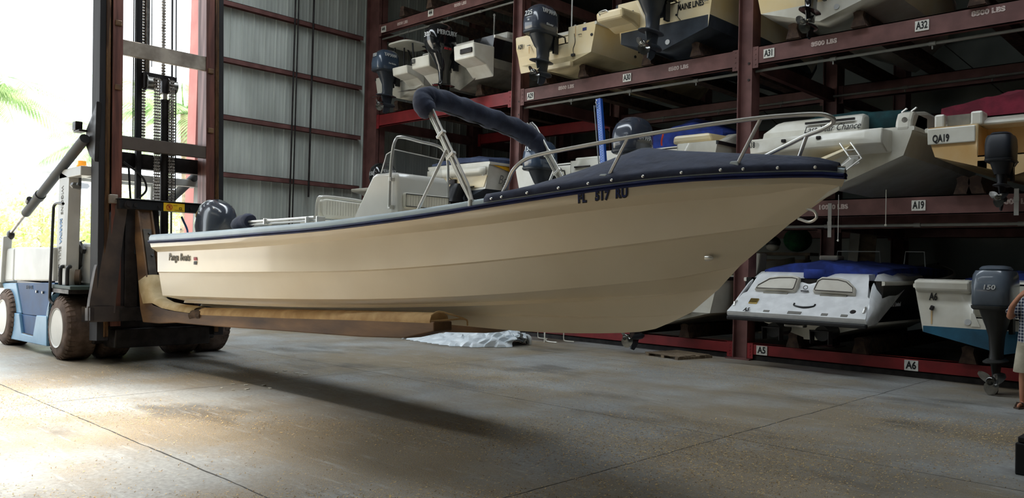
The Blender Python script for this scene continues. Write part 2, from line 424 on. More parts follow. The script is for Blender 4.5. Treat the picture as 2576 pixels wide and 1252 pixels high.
# sprinkler pipes under the girders
for i in (1, 2):
    for y, z in ((YF+0.14, 5.15), (16.95, 5.30)):
        b = MB().cyl((COLX[i]+0.1, y, z), (COLX[i+1]-0.1, y, z), 0.026, 10)
        for k in range(1, 4):
            x = lerp(COLX[i], COLX[i+1], k/3.7)
            b.cyl((x-0.05, y, z), (x+0.05, y, z), 0.036, 10); b.cyl((x, y, z), (x, y, z-0.09), 0.012, 6)
        b.build('sprinkler_pipe', PIPE, rack, world=True)
for i, z, y in ((0, 7.66, YF+0.14), (2, 2.36, YF+0.3), (1, 2.36, YF+0.3)):
    b = MB().cyl((COLX[i]+0.2, y, z), (COLX[i+1]-0.1, y, z), 0.024, 10)
    for k in (1, 2, 3): b.cyl((lerp(COLX[i], COLX[i+1], k/4)-0.05, y, z), (lerp(COLX[i], COLX[i+1], k/4)+0.05, y, z), 0.034, 10)
    b.build('sprinkler_pipe', PIPE, rack, world=True)
# wire braces
for i in (0, 1, 2, 3):
    for z in (2.9, 5.7):
        MB().cyl((COLX[i]+0.15, 21.2, z+2.4), (COLX[i]+2.6, 21.25, z-0.2), 0.012, 6).build('brace_rod', DARKST, rack, world=True)
# number plates and load stencils: (text, x, z, bay, level)
def placard(s, x, z, bay, k, w=0.2, h=0.16):
    p = MB().bx((x-w/2, YF+0.004, z-h/2), (x+w/2, YF+0.02, z+h/2)).build('placard', LABELW, GIRD[bay, k], smooth=0, world=True)
    text_mb(s, h*0.98, axes((x, YF+0.002, z), (1, 0, 0), (0, 0, 1)), xs=0.62 if len(s) > 2 else 0.8, bold=0.004).build('lettering', INK, p, smooth=0, world=True)
def stencil(s, x, z, bay, k, size=0.10):
    text_mb(s, size, axes((x, YF+0.016, z), (1, 0, 0), (0, 0, 1)), xs=1.15, bold=0.006).build('lettering', STENCIL, GIRD[bay, k], smooth=0, world=True)
for a in (('A29', -12.18, 5.36, 1, 2), ('A30', -9.55, 5.40, 1, 2), ('A31', -6.52, 5.40, 2, 2), ('A32', -4.02, 5.42, 2, 2),
          ('A19', -4.03, 2.645, 2, 1), ('A5', -6.55, 0.19, 2, 0), ('A6', -4.10, 0.185, 2, 0),
          ('44', -15.7, 7.93, 0, 3), ('44', -17.65, 7.87, 0, 3)): placard(*a)
for a in (('8500 LBS', -11.15, 5.42, 1, 2), ('8500 LBS', -8.36, 5.42, 1, 2), ('8500 LBS', -5.55, 5.42, 2, 2), ('8500 LBS', -3.12, 5.46, 2, 2),
          ('10000 LBS', -5.35, 2.66, 2, 1), ('10000 LBS', -2.75, 2.66, 2, 1), ('8500 LBS', -16.85, 7.89, 0, 3), ('8500 LBS', -14.6, 7.93, 0, 3)): stencil(*a)
# carpeted bunks the hulls lie on
def bunk(x, k, y0=13.15, y1=18.6, w=0.14, h=0.26, lift=0.0, tilt=0):
    z = LV[k][1]
    b = MB()
    prof = [(-w/2-0.05, 0), (w/2+0.05, 0), (w/2, h*0.62), (w*0.6, h*0.9), (w*0.2, h), (-w*0.2, h), (-w*0.6, h*0.9), (-w/2, h*0.62)]
    b.loft([[Vector((x+px+tilt*pz, y, z+pz+lift)) for px, pz in prof] for y in (y0, y1)])
    o = b.build('bunk', CARPET, rack, world=True)
    MB().prism([(x-0.13, y0+0.03, z), (x+0.13, y0+0.03, z), (x+0.07, y0+0.03, z+h*0.4), (x-0.07, y0+0.03, z+h*0.4)], (0, 0.02, 0)).build('bunk_bracket', RED, rack, smooth=0, world=True)
BOATX = {0: (-8.6, -5.4, -2.75), 1: (-16.75, -13.95, -11.1, -8.65, -2.85, -2.68), 2: (-16.35, -14.3, -11.18, -8.48, -5.5, -2.7), 3: (-16.2, -13.9)}
for k, xs in BOATX.items():
    for x in xs:
        for s in (-1, 1): bunk(x+0.55*s, k)
# ---------------------------------------------------------------- the big cream skiff on the forks
YC = 5.4
def herm(x, xs, ys):
    n = len(xs)
    if x <= xs[0]: return ys[0]
    if x >= xs[-1]: return ys[-1]
    d = [(ys[i+1]-ys[i])/(xs[i+1]-xs[i]) for i in range(n-1)]
    t = [d[0]]+[0 if d[i-1]*d[i] <= 0 else 2*d[i-1]*d[i]/(d[i-1]+d[i]) for i in range(1, n-1)]+[d[-1]]
    for i in range(n-1):
        if x <= xs[i+1]:
            h = xs[i+1]-xs[i]; u = (x-xs[i])/h
            return (1+2*u)*(1-u)**2*ys[i]+u*(1-u)**2*h*t[i]+u*u*(3-2*u)*ys[i+1]+u*u*(u-1)*h*t[i+1]
ROWS = {  # X, Z, half breadth
 'sheer': ((-10.92, 1.789, .949), (-9.759, 1.81, .979), (-8.095, 1.862, .985), (-6.923, 1.908, .94), (-5.995, 1.972, .864), (-5.317, 2.032, .78), (-4.729, 2.10, .685), (-4.137, 2.166, .569), (-3.612, 2.222, .448), (-3.195, 2.254, .338), (-2.811, 2.268, .227), (-2.453, 2.27, .114), (-2.259, 2.267, .05), (-2.10, 2.252, 0)),
 'band': ((-10.89, 1.689, .912), (-9.505, 1.723, .944), (-8.211, 1.766, .942), (-6.383, 1.862, .848), (-5.367, 1.935, .733), (-4.769, 1.985, .641), (-4.169, 2.05, .529), (-3.642, 2.103, .414), (-3.066, 2.148, .271), (-2.662, 2.172, .16), (-2.334, 2.191, .063), (-2.12, 2.17, 0)),
 'lap': ((-10.85, 1.377, .856), (-8.283, 1.44, .868), (-6.5, 1.50, .752), (-5.249, 1.59, .592), (-4.254, 1.694, .416), (-3.579, 1.778, .272), (-3.121, 1.84, .165), (-2.706, 1.896, .06), (-2.476, 1.926, 0)),
 'chine': ((-10.85, 1.06, .78), (-8.337, 1.139, .78), (-6.619, 1.211, .658), (-5.576, 1.277, .527), (-4.76, 1.347, .396), (-3.972, 1.437, .246), (-3.335, 1.52, .111), (-3.026, 1.586, .041), (-2.85, 1.625, 0)),
 'str1': ((-10.85, .972, .488), (-8.853, 1.035, .492), (-6.944, 1.118, .422), (-5.793, 1.189, .336), (-4.9, 1.256, .246), (-3.831, 1.348, .115), (-3.357, 1.401, .049), (-3.019, 1.448, 0)),
 'str2': ((-10.85, .925, .25), (-8.6, .99, .245), (-7.217, 1.043, .225), (-5.975, 1.091, .174), (-5.015, 1.133, .121), (-3.876, 1.188, .046), (-3.377, 1.237, .01), (-3.244, 1.263, 0)),
 'keel': ((-10.85, .87, 0), (-8.5, .93, 0), (-7, .965, 0), (-5.996, .978, 0), (-5.125, .984, 0), (-4.564, 1.005, 0), (-4.15, 1.033, 0), (-3.906, 1.055, 0), (-3.636, 1.092, 0), (-3.468, 1.154, 0), (-3.30, 1.232, 0)),
}
def row(name, x, dz=0.0, dh=0.0):
    R = ROWS[name]; xs = [r[0] for r in R]
    return herm(x, xs, [r[1] for r in R])+dz, max(0.0, herm(x, xs, [r[2] for r in R])+dh)
def rowpt(name, u, side, dz=0.0, dh=0.0):
    R = ROWS[name]; x = lerp(R[0][0], R[-1][0], u); z, h = row(name, x)
    k = min(1.0, h/0.16) if name not in ('sheer',) else min(1.0, h/.06)
    z += dz*(k if name != 'sheer' else 1); h = max(0.0, h+dh*k)
    if u >= 1: h = 0
    return Vector((x, YC-side*h, z))
CREAM = mat('cream_hull', srgb(226, 215, 193), 0.3, c2=srgb(220, 208, 185), scale=1.2, coat=0.35)
CREAM2 = mat('deck_white', srgb(226, 226, 218), 0.35, c2=srgb(214, 214, 206), scale=3)
NAVYR = mat('navy_rubber', srgb(34, 44, 96), 0.42, c2=srgb(26, 32, 70), scale=5)
NAVYC = mat('navy_canvas', srgb(54, 62, 86), 0.9, c2=srgb(40, 46, 68), scale=7, bump=0.5, bscale=9, sheen=0.15)
VINYL = mat('white_vinyl', srgb(236, 234, 222), 0.5, c2=srgb(226, 222, 208), scale=3)
ALUM = mat('cast_fitting', srgb(168, 176, 176), 0.5, 0.1, scale=8)
MOTORG = mat('charcoal_cowl', srgb(66, 72, 84), 0.22, c2=srgb(58, 64, 76), scale=2, coat=0.8)
panga = thing('skiff', 'long cream open skiff with navy trim carried on the forklift forks', 'boat', (-6.4, 5.4, 0.9))
P_ = dict(parent=panga, world=True)
US = [i/26 for i in range(22)]+[0.83, 0.86, 0.89, 0.92, 0.945, 0.965, 0.985, 1.0]
SEQ = (('keel', 0, 0), ('str2', -.012, -.028), ('str2', -.014, 0.012), ('str2', .012, -.002), ('str1', -.016, -.03), ('str1', -.016, .012), ('str1', .014, 0),
       ('chine', -.012, -.016), ('chine', 0, .012), ('lap', -.014, -.006), ('lap', -.002, .012), ('band', -.05, -.05), ('band', -.004, .022), ('band', 0.012, .036), ('sheer', -.03, .004), ('sheer', 0, 0), ('sheer', .05, -.01))
hb = MB()
for side in (1, -1):
    hb.grid([[rowpt(n, u, side, dz, dh if n != 'keel' else 0) for u in US] for n, dz, dh in SEQ])
near = [rowpt(n, 0, 1, dz, dh) for n, dz, dh in SEQ]; far = [rowpt(n, 0, -1, dz, dh) for n, dz, dh in SEQ]
hb.add(near+far[::-1], [tuple(range(2*len(near)))])
hb.grid([[rowpt('sheer', u, s, -.25, -.13) for u in US[:-4]] for s in (1, -1)])
hull = hb.build('hull', CREAM, smooth=28, **P_)
# white nose under the stem head
# rubber rub rail
def sweep_sheer(prof, us=US, sides=(1, -1)):
    b = MB()
    for s in sides:
        b.loft([[rowpt('sheer', u, s)+Vector((0.0, -s*dh, dz)) for dh, dz in prof] for u in us])
    return b
sweep_sheer([(-.01,-.038),(.024,-.037),(.033,-.029),(.024,-.021),(.037,-.013),(.034,-.003),(.020,.003),(-.01,.005)]).build('rub_rail', NAVYR, **P_)
bt = MB().bx((-10.96, 4.46, 1.745), (-10.90, 6.34, 1.795)); bt.build('rub_rail', NAVYR, smooth=0, bevel=0.02, **P_)
# moulded gunwale cap
cp = MB()
for s in (1, -1):
    G = []
    for dh, dz in ((.016, .0), (.018, .04), (.0, .072), (-.05, .085), (-.14, .087), (-.17, .07), (-.18, -.1)):
        G.append([rowpt('sheer', u, s)+Vector((0, -s*max(dh, -0.9*row('sheer', lerp(-10.92, -2.1, u))[1]), dz*(1-.45*u))) for u in US])
    cp.grid(G)
cp.bx((-10.94, 4.52, 1.79), (-10.76, 6.28, 1.862))
cp.build('gunwale_cap', mat('gunwale_shaded_white', srgb(196, 210, 216), 0.35, c2=srgb(180, 196, 204), scale=3), smooth=50, **P_)  # white cap, its bluish shade put into the colour
# inner sole
MB().grid([[rowpt('sheer', u, s, -.42, -.16) for u in US[:-3]] for s in (1, -1)]).build('cockpit_sole', CREAM2, smooth=0, **P_)
# lettering on the bow and quarter
def hull_frame(x, z, dx=0.3):
    def pt(xx, zz):
        zs, hs = row('sheer', xx); zb, hb_ = row('band', xx); zl, hl = row('lap', xx)
        h = interp(zz, [zl, zb-.055, zb-.02, zb+.012, zs-.03], [hl+.012, hb_-.05, hb_-.01, hb_+.036, hs+.004]); return Vector((xx, YC-h, zz))
    o = pt(x, z); tx = pt(x+dx, z)-pt(x-dx, z); ty = pt(x, z+.02)-pt(x, z-.02)
    return o, tx, ty
for s, x in (('FL', -3.92), ('517', -3.755), ('RU', -3.60)):
    z = lerp(row('band', x)[0]+.012, row('sheer', x)[0]-.038, 0.42)
    o, tx, ty = hull_frame(x, z, 0.15); tx.z += 0.02
    M = axes(o, tx, ty); n = M.to_3x3().col[2]
    for mm, d, bo, q in ((INK, .004, .007, 0.0), (mat('blue_ink', srgb(28, 48, 120), 0.4), .007, .0, .003)):
        MM = M.copy(); MM.translation = o+n*d+Vector((-q, 0, q))
        text_mb(s, .092, MM, xs=.78, depth=.0015, shear=.12, bold=bo, spacing=1.12).build('lettering', mm, smooth=0, parent=hull, world=True)
GREYI = mat('grey_ink', srgb(120, 118, 112), 0.5)
o, tx, ty = hull_frame(-10.17, 1.575); M = axes(o, tx, ty); n = M.to_3x3().col[2]
for mm, d in ((GREYI, .005),):
    MM = M.copy(); MM.translation = o+n*d
    text_mb('Panga Boats', .135, MM, xs=.90, shear=.15, outline=.0028, spacing=1.1).build('lettering', mm, smooth=0, parent=hull, world=True)
for mm, z, k in ((mat('red_ink', srgb(190, 40, 44), .5), 1.562, 1), (INK, 1.515, -1)):
    o, tx, ty = hull_frame(-9.70, z); M = axes(o, tx, ty); M.translation = o+M.to_3x3().col[2]*.006
    text_mb('USA', .05, M @ Matrix.Diagonal((1, k, 1, 1)), xs=.95, depth=.0015, bold=.004, shear=.1*k).build('lettering', mm, smooth=0, parent=hull, world=True)
# stem eye and bow lamp
MB().tube(cat([(-2.42, 5.4, 1.96), (-2.34, 5.4, 1.935), (-2.29, 5.4, 1.965), (-2.31, 5.4, 2.01), (-2.38, 5.4, 2.03)], 4), .010, 8).build('bow_eye', CHROME, **P_)
z, h = row('lap', -3.03, -.16)
MB().lathe([(.022, -.03), (.022, -.005), (.015, .02), (.001, .034)], Matrix.Translation((-3.03, YC-.125, 1.675)) @ Matrix.Rotation(radians(90), 4, 'Y'), 12).build('drain_scoop', CHROME, **P_)
MB().prism([(-2.31, 5.39, 2.055), (-2.30, 5.39, 2.105), (-2.13, 5.39, 2.175), (-2.135, 5.39, 2.145)], (0, .02, 0)).build('stem_plate', WHITE, smooth=0, bevel=.006, **P_)
# bow rail
nr = [(-4.70, 4.76, 2.13), (-4.642, 4.786, 2.25), (-4.587, 4.795, 2.363), (-4.493, 4.812, 2.44), (-4.381, 4.833, 2.476), (-4.18, 4.869, 2.504), (-3.838, 4.94, 2.544), (-3.58, 4.996, 2.574), (-3.218, 5.084, 2.611), (-2.935, 5.158, 2.637), (-2.629, 5.244, 2.659), (-2.413, 5.307, 2.664), (-2.28, 5.35, 2.662), (-2.215, 5.375, 2.648), (-2.19, 5.41, 2.625), (-2.22, 5.437, 2.597), (-2.3, 5.46, 2.57), (-2.408, 5.491, 2.549), (-2.575, 5.54, 2.499), (-2.768, 5.596, 2.44), (-3.05, 5.70, 2.36)]
MB().tube(cat(nr, 4), .0165, 10).build('bow_rail', CHROME, **P_)
for a, b in (((-3.748, 4.957, 2.25), (-3.58, 4.996, 2.574)), ((-2.793, 5.194, 2.31), (-2.629, 5.244, 2.659)), ((-2.488, 5.515, 2.36), (-2.408, 5.491, 2.549))):
    MB().cyl(a, b, .0135, 10).build('rail_stanchion', CHROME, **P_)
for x in (-3.76, -2.80):
    z, h = row('sheer', x); y = YC-h-.005
    MB().prism([(x-.05, y, z+.035), (x+.05, y, z+.035), (x+.03, y+.015, z+.095), (x-.03, y+.015, z+.095)], (0, .06, 0)).build('rail_base', ALUM, smooth=0, bevel=.008, **P_)
MB().prism([(-4.76, 4.70, 2.135), (-4.64, 4.715, 2.15), (-4.67, 4.73, 2.165), (-4.74, 4.72, 2.155)], (0, .06, 0)).build('rail_base', ALUM, smooth=0, **P_)
# navy bow cover
CR = ((-4.80, 2.16), (-4.514, 2.332), (-4.274, 2.404), (-3.95, 2.49), (-3.711, 2.548), (-3.414, 2.497), (-2.873, 2.434), (-2.45, 2.385), (-2.28, 2.36), (-2.14, 2.315))
G = []; xs_ = [-4.80+2.66*i/40 for i in range(41)]
for x in xs_:
    z, h = row('sheer', x); e = z+.070-.02*max(0, (x+4.8)/2.66); h = max(h-.002, .006)
    c = interp(x, [a[0] for a in CR], [a[1] for a in CR]); r_ = []
    r_.append(Vector((x, YC-h-.027, z+.010))); r_.append(Vector((x, YC-h-.028, z+.045)))
    for k in range(-12, 13):
        t = k/12; s = 1-abs(t)**1.25
        wr = .006*sin(x*23+k*1.3)*(1-abs(t))*abs(t)*2
        r_.append(Vector((x, YC+t*h, e+.012+(c-e)*s+wr)))
    r_.append(Vector((x, YC+h+.028, z+.045))); r_.append(Vector((x, YC+h+.027, z+.010)))
    G.append(r_)
cov = MB().grid(G).build('bow_cover', NAVYC, smooth=60, solid=.004, **P_)
for x in (-4.62, -4.38, -4.1, -3.85, -3.66, -3.42, -3.14, -2.87, -2.72, -2.5, -2.27, -4.72):
    z, h = row('sheer', x)
    MB().lathe([(.001, .008), (.009, .006), (.012, 0), (.012, -.004)], Matrix.Translation((x, YC-h-.032, z+.030)) @ Matrix.Rotation(radians(90), 4, 'X'), 10).build('snap', CHROME, parent=cov, world=True)
# steering console
con = MB().prism([(-7.22, 5.05, 1.75), (-7.20, 5.05, 2.02), (-6.86, 5.05, 2.47), (-6.80, 5.05, 2.50), (-6.47, 5.05, 2.49), (-6.43, 5.05, 2.46), (-6.38, 5.05, 2.04), (-6.38, 5.05, 1.75)], (0, .68, 0)).build('console', WHITE, bevel=.03, **P_)
cu_ = MB().bx((-6.42, 5.10, 2.13), (-6.365, 5.70, 2.29))
cu_.build('cushion', VINYL, smooth=0, bevel=.02, parent=con, world=True)
MB().tube([(-6.362, 5.115, 2.15), (-6.362, 5.115, 2.275), (-6.362, 5.685, 2.275), (-6.362, 5.685, 2.15)], .004, 6, closed=True).build('piping', BLACK, parent=con, world=True)
b = MB()
for i in range(16): b.bx((-6.3645, 5.135+i*.035, 2.152), (-6.3625, 5.139+i*.035, 2.272))
b.build('cushion_seams', mat('vinyl_seam', srgb(224, 221, 209), .6), smooth=0, parent=con, world=True)
for y in (5.12, 5.27, 5.5, 5.64):
    MB().lathe([(.001, .004), (.008, .003), (.009, 0)], Matrix.Translation((-6.44, y, 2.455)) @ Matrix.Rotation(radians(80), 4, 'Y'), 8).build('screw', STEEL, parent=con, world=True)
ws = MB().grid([[(-6.5, 5.09, 2.49), (-6.5, 5.72, 2.46)], [(-6.56, 5.1, 2.735), (-6.56, 5.72, 2.70)]])
ws.grid([[(-6.5, 5.09, 2.49), (-6.56, 5.1, 2.735)], [(-6.75, 5.07, 2.49), (-6.66, 5.08, 2.69)]])
ws.build('windscreen', GLASS, smooth=0, solid=.006, parent=con, world=True)
MB().tube([(-6.73, 5.07, 2.5), (-6.66, 5.08, 2.69), (-6.56, 5.1, 2.737), (-6.56, 5.72, 2.702)], .005, 6).build('windscreen_trim', CHROME, parent=con, world=True)
gr = cat([(-6.5, 5.01, 2.14), (-6.5, 5.01, 2.3), (-6.5, 5.015, 2.5), (-6.5, 5.03, 2.69), (-6.5, 5.06, 2.81), (-6.5, 5.13, 2.862), (-6.5, 5.4, 2.846), (-6.5, 5.64, 2.83), (-6.5, 5.74, 2.77), (-6.5, 5.78, 2.66), (-6.5, 5.79, 2.45), (-6.5, 5.79, 2.2)], 4)
MB().tube(gr, .0155, 10).build('grab_rail', CHROME, parent=con, world=True)
for z in (2.14, 2.42): MB().bx((-6.52, 5.0, z-.02), (-6.48, 5.06, z+.02)).build('rail_foot', CHROME, smooth=0, bevel=.005, parent=con, world=True)
MB().lathe([(.16, -.012), (.172, 0), (.16, .012), (.148, 0), (.16, -.012)], Matrix.Translation((-7.12, 5.4, 2.28)) @ Matrix.Rotation(radians(-50), 4, 'Y'), 24).build('steering_wheel', BLACK, parent=con, world=True)
# leaning seat
seat = MB()
pr = []
for cx, cz, a0 in ((5.62, 2.12, -90), (5.62, 2.20, 0), (5.12, 2.22, 90), (5.12, 2.12, 180)):
    for k in range(5):
        a = radians(a0+k*22.5); pr.append((-7.78, cx+.07*cos(a), cz+.06*sin(a)))
seat.prism(pr, (-.09, 0, 0))
st = seat.build('leaning_seat', VINYL, bevel=.015, **P_)
b = MB()
for i in range(15): b.bx((-7.7785, 5.12+i*.036, 2.10), (-7.776, 5.124+i*.036, 2.255))
b.build('seat_seams', MATS['vinyl_seam'], smooth=0, parent=st, world=True)
MB().tube(cat([(-7.83, 5.02, 1.7), (-7.83, 5.02, 2.0), (-7.83, 5.03, 2.24), (-7.83, 5.09, 2.30), (-7.83, 5.4, 2.30), (-7.83, 5.66, 2.28), (-7.83, 5.72, 2.22), (-7.83, 5.72, 1.7)], 4), .02, 8).build('seat_frame', WHITE, parent=st, world=True)
MB().bx((-8.15, 5.0, 1.96), (-7.6, 5.75, 2.03)).build('seat_base', VINYL, smooth=0, bevel=.02, parent=st, world=True)
# folded bimini in its navy boot
bim = part('bimini', panga)
for s in (1, -1):
    for k, (dx, dy) in enumerate(((0, 0), (.035, .012), (-.035, .01))):
        pts = [(-4.95+dx*.3, YC-s*.72, 2.12), (-5.05+dx, YC-s*(.72-dy), 2.27), (-5.56+dx, YC-s*(.72-dy), 3.0), (-5.6+dx, YC-s*(.69-dy), 3.05)]
        MB().tube(pts, .0125, 8).build('bimini_leg', CHROME, parent=bim, world=True)
    for t in (.35, .62):
        c = (lerp(-5.05, -5.56, t), YC-s*.715, lerp(2.27, 3.0, t))
        MB().box(c, (.10, .045, .03), Matrix.Rotation(radians(-35), 3, 'Y')).build('clamp', CHROME, parent=bim, world=True, smooth=0, bevel=.006)
    MB().cyl((-4.95, YC-s*.72, 2.06), (-4.95, YC-s*.72, 2.13), .03, 10).build('deck_hinge', CHROME, parent=bim, world=True)
    MB().cyl((-5.60, YC-s*.78, 2.03), (-5.27, YC-s*.73, 2.58), .0135, 8).build('bimini_strut', CHROME, parent=bim, world=True)
    MB().cyl((-5.60, YC-s*.78, 1.98), (-5.60, YC-s*.78, 2.04), .026, 10).build('deck_hinge', CHROME, parent=bim, world=True)
path = cat([(-5.535, 4.70, 2.93), (-5.59, 4.67, 3.0), (-5.63, 4.70, 3.07), (-5.64, 4.80, 3.10), (-5.64, 5.1, 3.075), (-5.63, 5.4, 3.035), (-5.62, 5.7, 2.995), (-5.6, 5.92, 2.955), (-5.565, 6.06, 2.90), (-5.50, 6.12, 2.82), (-5.42, 6.13, 2.70)], 7)
rr = []
for i in range(len(path)):
    t = i/(len(path)-1); r_ = .10*min(1, .62+t*9)*min(1, .55+(1-t)*4)
    rr.append(r_*(1+.018*sin(i*1.9)+.03*sin(i*.83+1)))
b = MB().tube(path, rr, 16)
for i, v in enumerate(b.v):
    v.z += .005*sin(v.y*31+v.x*19+v.z*25); v.x += .006*sin(v.y*23+2+v.z*17)
b.build('bimini_boot', NAVYC, smooth=60, parent=bim, world=True)
MB().tube([p+Vector((.02, 0, -.095)) for p in path[14:-8]], .008, 6).build('boot_zip', BLACK, parent=bim, world=True)
# small folded frame with a navy sock, lying along the quarter
fr = part('folded_frame', panga)
for dy, dz, x1 in ((0, 0, -7.12), (.04, .035, -7.3), (-.02, .03, -7.2)):
    MB().tube([(-8.62, 4.60+dy, 1.975+dz), (-7.9, 4.60+dy, 1.985+dz), (x1, 4.61+dy, 2.0+dz)], .0125, 8).build('frame_tube', CHROME, parent=fr, world=True)
for x in (-8.15, -7.3, -7.1): MB().box((x, 4.6, 2.0), (.03, .1, .07)).build('clamp', CHROME, parent=fr, world=True, smooth=0, bevel=.006)
MB().tube(cat([(-8.93, 4.60, 1.955), (-8.85, 4.60, 1.98), (-8.7, 4.6, 2.005), (-8.58, 4.6, 2.02), (-8.53, 4.6, 2.01)], 3), [.02, .05, .06, .07, .078, .085, .082, .08, .085, .085, .08, .08, .075][:13], 12).build('frame_sock', NAVYC, parent=fr, world=True, smooth=60)
# stern cleats
for s in (1, -1):
    MB().tube([(-10.35, YC-s*.86, 1.93), (-10.2, YC-s*.86, 1.935)], .012, 8).build('cleat', CHROME, **P_)
# ---------------------------------------------------------------- outboard motors
PROPM = mat('polished_propeller', srgb(214, 212, 206), 0.18, 1.0, c2=srgb(150, 150, 148), scale=6)
YGREY = mat('yamaha_style_grey', srgb(66, 80, 98), 0.25, c2=srgb(56, 70, 88), scale=2, coat=0.7)
MBLACK = mat('gloss_black_cowl', srgb(22, 23, 26), 0.14, c2=srgb(16, 17, 20), scale=2, coat=0.9)
MIDG = mat('leg_grey', srgb(54, 60, 68), 0.4, c2=srgb(44, 50, 58), scale=4)
DECALW = mat('decal_silver', srgb(206, 208, 208), 0.35, 0.2)
MATS['yamaha_style_grey'].name = 'blue_grey_cowl'
def outboard(parent, at, s=1.0, cowl=None, leg=None, tilt=0.0, world=False, side='', rear='', kind='round', leglen=1.0, yaw=0.0, prop=True, bracket=True, trim=True):
    """clamp point `at` on the transom top; forward is +Y of the owner, the motor hangs on the -Y side"""
    cowl = cowl or YGREY; leg = leg or MIDG
    M = Matrix.Translation(at) @ Matrix.Rotation(yaw, 4, 'Z') @ Matrix.Rotation(radians(tilt), 4, 'X') @ Matrix.Scale(s, 4)
    e = part('outboard_motor', parent)
    def bld(b, name, m, par=e, **k): return b.xf(M).build(name, m, parent=par, world=world, **k)
    if kind == 'round':    # tall rounded hood
        R = [(0.0, -.40, .33, .21, 4), (.06, -.41, .37, .235, 4), (.2, -.41, .375, .245, 4), (.36, -.40, .365, .24, 3.6), (.46, -.38, .34, .225, 3.2), (.54, -.36, .29, .19, 2.8), (.59, -.35, .22, .14, 2.5), (.61, -.345, .12, .08, 2.3)]
    elif kind == 'square':  # upright hood with a flat lid
        R = [(0.0, -.42, .30, .20, 4.5), (.05, -.42, .355, .24, 4.5), (.3, -.42, .36, .245, 4.5), (.44, -.41, .345, .235, 4.2), (.50, -.40, .32, .215, 3.6), (.505, -.40, .26, .17, 3.4), (.525, -.40, .27, .18, 3.4), (.56, -.39, .24, .155, 3), (.575, -.385, .13, .09, 2.5)]
    else:                   # high domed hood, raked back
        R = [(0.0, -.36, .30, .19, 3.4), (.08, -.38, .36, .23, 3.2), (.25, -.42, .40, .25, 3.0), (.42, -.43, .40, .245, 2.8), (.56, -.42, .36, .22, 2.6), (.66, -.40, .28, .17, 2.4), (.71, -.38, .17, .10, 2.3)]
    c = MB().loft([sq(0, cy, z, hw, hl, 28, ex) for z, cy, hl, hw, ex in R])
    hood = bld(c, 'cowling', cowl, smooth=50)
    if trim: bld(MB().loft([sq(0, R[0][1]-.005, z, .245*k, .375*k, 28, 4) for z, k in ((-.02, .93), (.0, 1.0), (.03, 1.015), (.035, .99))]), 'cowl_trim', leg, hood)
    if kind != 'dome':
        bld(MB().loft([sq(0, -.60, z, .15, .10, 16, 3) for z in (.47, .495)]), 'air_intake', BLACK, hood)
    L = leglen
    m_ = MB().loft([sq(0, cy, z, hw, hl, 20, 3) for z, cy, hl, hw in ((.01, -.38, .29, .19), (-.10, -.36, .25, .165), (-.25, -.33, .20, .12), (-.45*L, -.32, .17, .085), (-.70*L, -.32, .16, .07), (-.80*L, -.33, .18, .075))])
    bld(m_, 'midsection', leg, smooth=50)
    z0 = -.80*L
    g = MB().loft([sq(0, cy, z0+z, hw, hl, 20, 2.5) for z, cy, hl, hw in ((0, -.35, .24, .10), (-.025, -.36, .33, .13), (-.04, -.36, .33, .13), (-.05, -.34, .19, .05), (-.2, -.33, .15, .035), (-.3, -.32, .16, .04))])
    g.lathe([(.001, -.02), (.035, .0), (.06, .08), (.065, .2), (.06, .34), (.05, .44), (.045, .46)], Matrix.Translation((0, -.06, z0-.28)) @ Matrix.Rotation(radians(90), 4, 'X'), 16)
    g.prism([(-.012, -.20, z0-.3), (-.012, -.42, z0-.3), (-.012, -.46, z0-.5), (-.012, -.36, z0-.53), (-.012, -.26, z0-.45)], (.024, 0, 0))
    bld(g, 'gearcase', leg, smooth=45)
    if prop:
        p = MB().lathe([(.05, 0), (.056, .06), (.058, .14), (.05, .145), (.046, .1), (.001, .05)], Matrix.Translation((0, -.50, z0-.28)) @ Matrix.Rotation(radians(90), 4, 'X'), 16)
        for k in range(3):
            a0 = k*2*pi/3+.5; G = []
            for i in range(6):
                r = .045+i/5*.145; w = .12*sin(pi*(.30+.66*i/5))**.7+.012
                G.append([Vector((r*cos(a0+j*w/max(r, .07)*.62), -.57+j*w*.62, z0-.28+r*sin(a0+j*w/max(r, .07)*.62))) for j in (-1, -.5, 0, .5, 1)])
            p.grid(G)
        po = bld(p, 'propeller', PROPM, smooth=60)
    if bracket:
        k = MB().bx((-.15, -.14, -.36), (-.10, .0, .03)).bx((.10, -.14, -.36), (.15, .0, .03)).bx((-.1, -.2, -.3), (.1, -.1, -.02)).bx((-.16, -.02, .01), (.16, .09, .04))
        k.tube([(-.17, -.12, -.05), (.17, -.12, -.05)], .03, 10).tube([(.13, -.2, .05), (.2, 0, .02), (.15, .2, .04), (.05, .35, -.05)], .018, 6)
        bld(k, 'clamp_bracket', BLACK, smooth=30)
    for t in side or ():   # (text, y, z, size, xs, material, shear)
        tx, y, z, sz, xs, mm, sh = t
        xw = .247 if kind != 'dome' else .25
        bld(text_mb(tx, sz, axes((xw, y, z), (0, 1, 0), (0, 0, 1)), xs=xs, depth=.006, shear=sh, bold=.002), 'lettering', mm, hood, smooth=0)
    for t in rear or ():
        tx, x, z, sz, xs, mm, sh = t
        yr = {'round': -.786, 'square': -.782, 'dome': -.82}[kind]
        bld(text_mb(tx, sz, axes((x, yr, z), (1, 0, 0), (0, 0, 1)), xs=xs, depth=.008, shear=sh, bold=.002), 'lettering', mm, hood, smooth=0)
    return e, M, hood
# the skiff's own motor (the skiff points along +X, so its aft is -X)
outboard(panga, (-10.74, 5.4, 1.62), .93, MOTORG, MIDG, world=True, kind='dome', yaw=radians(-90), tilt=-20, leglen=.72)
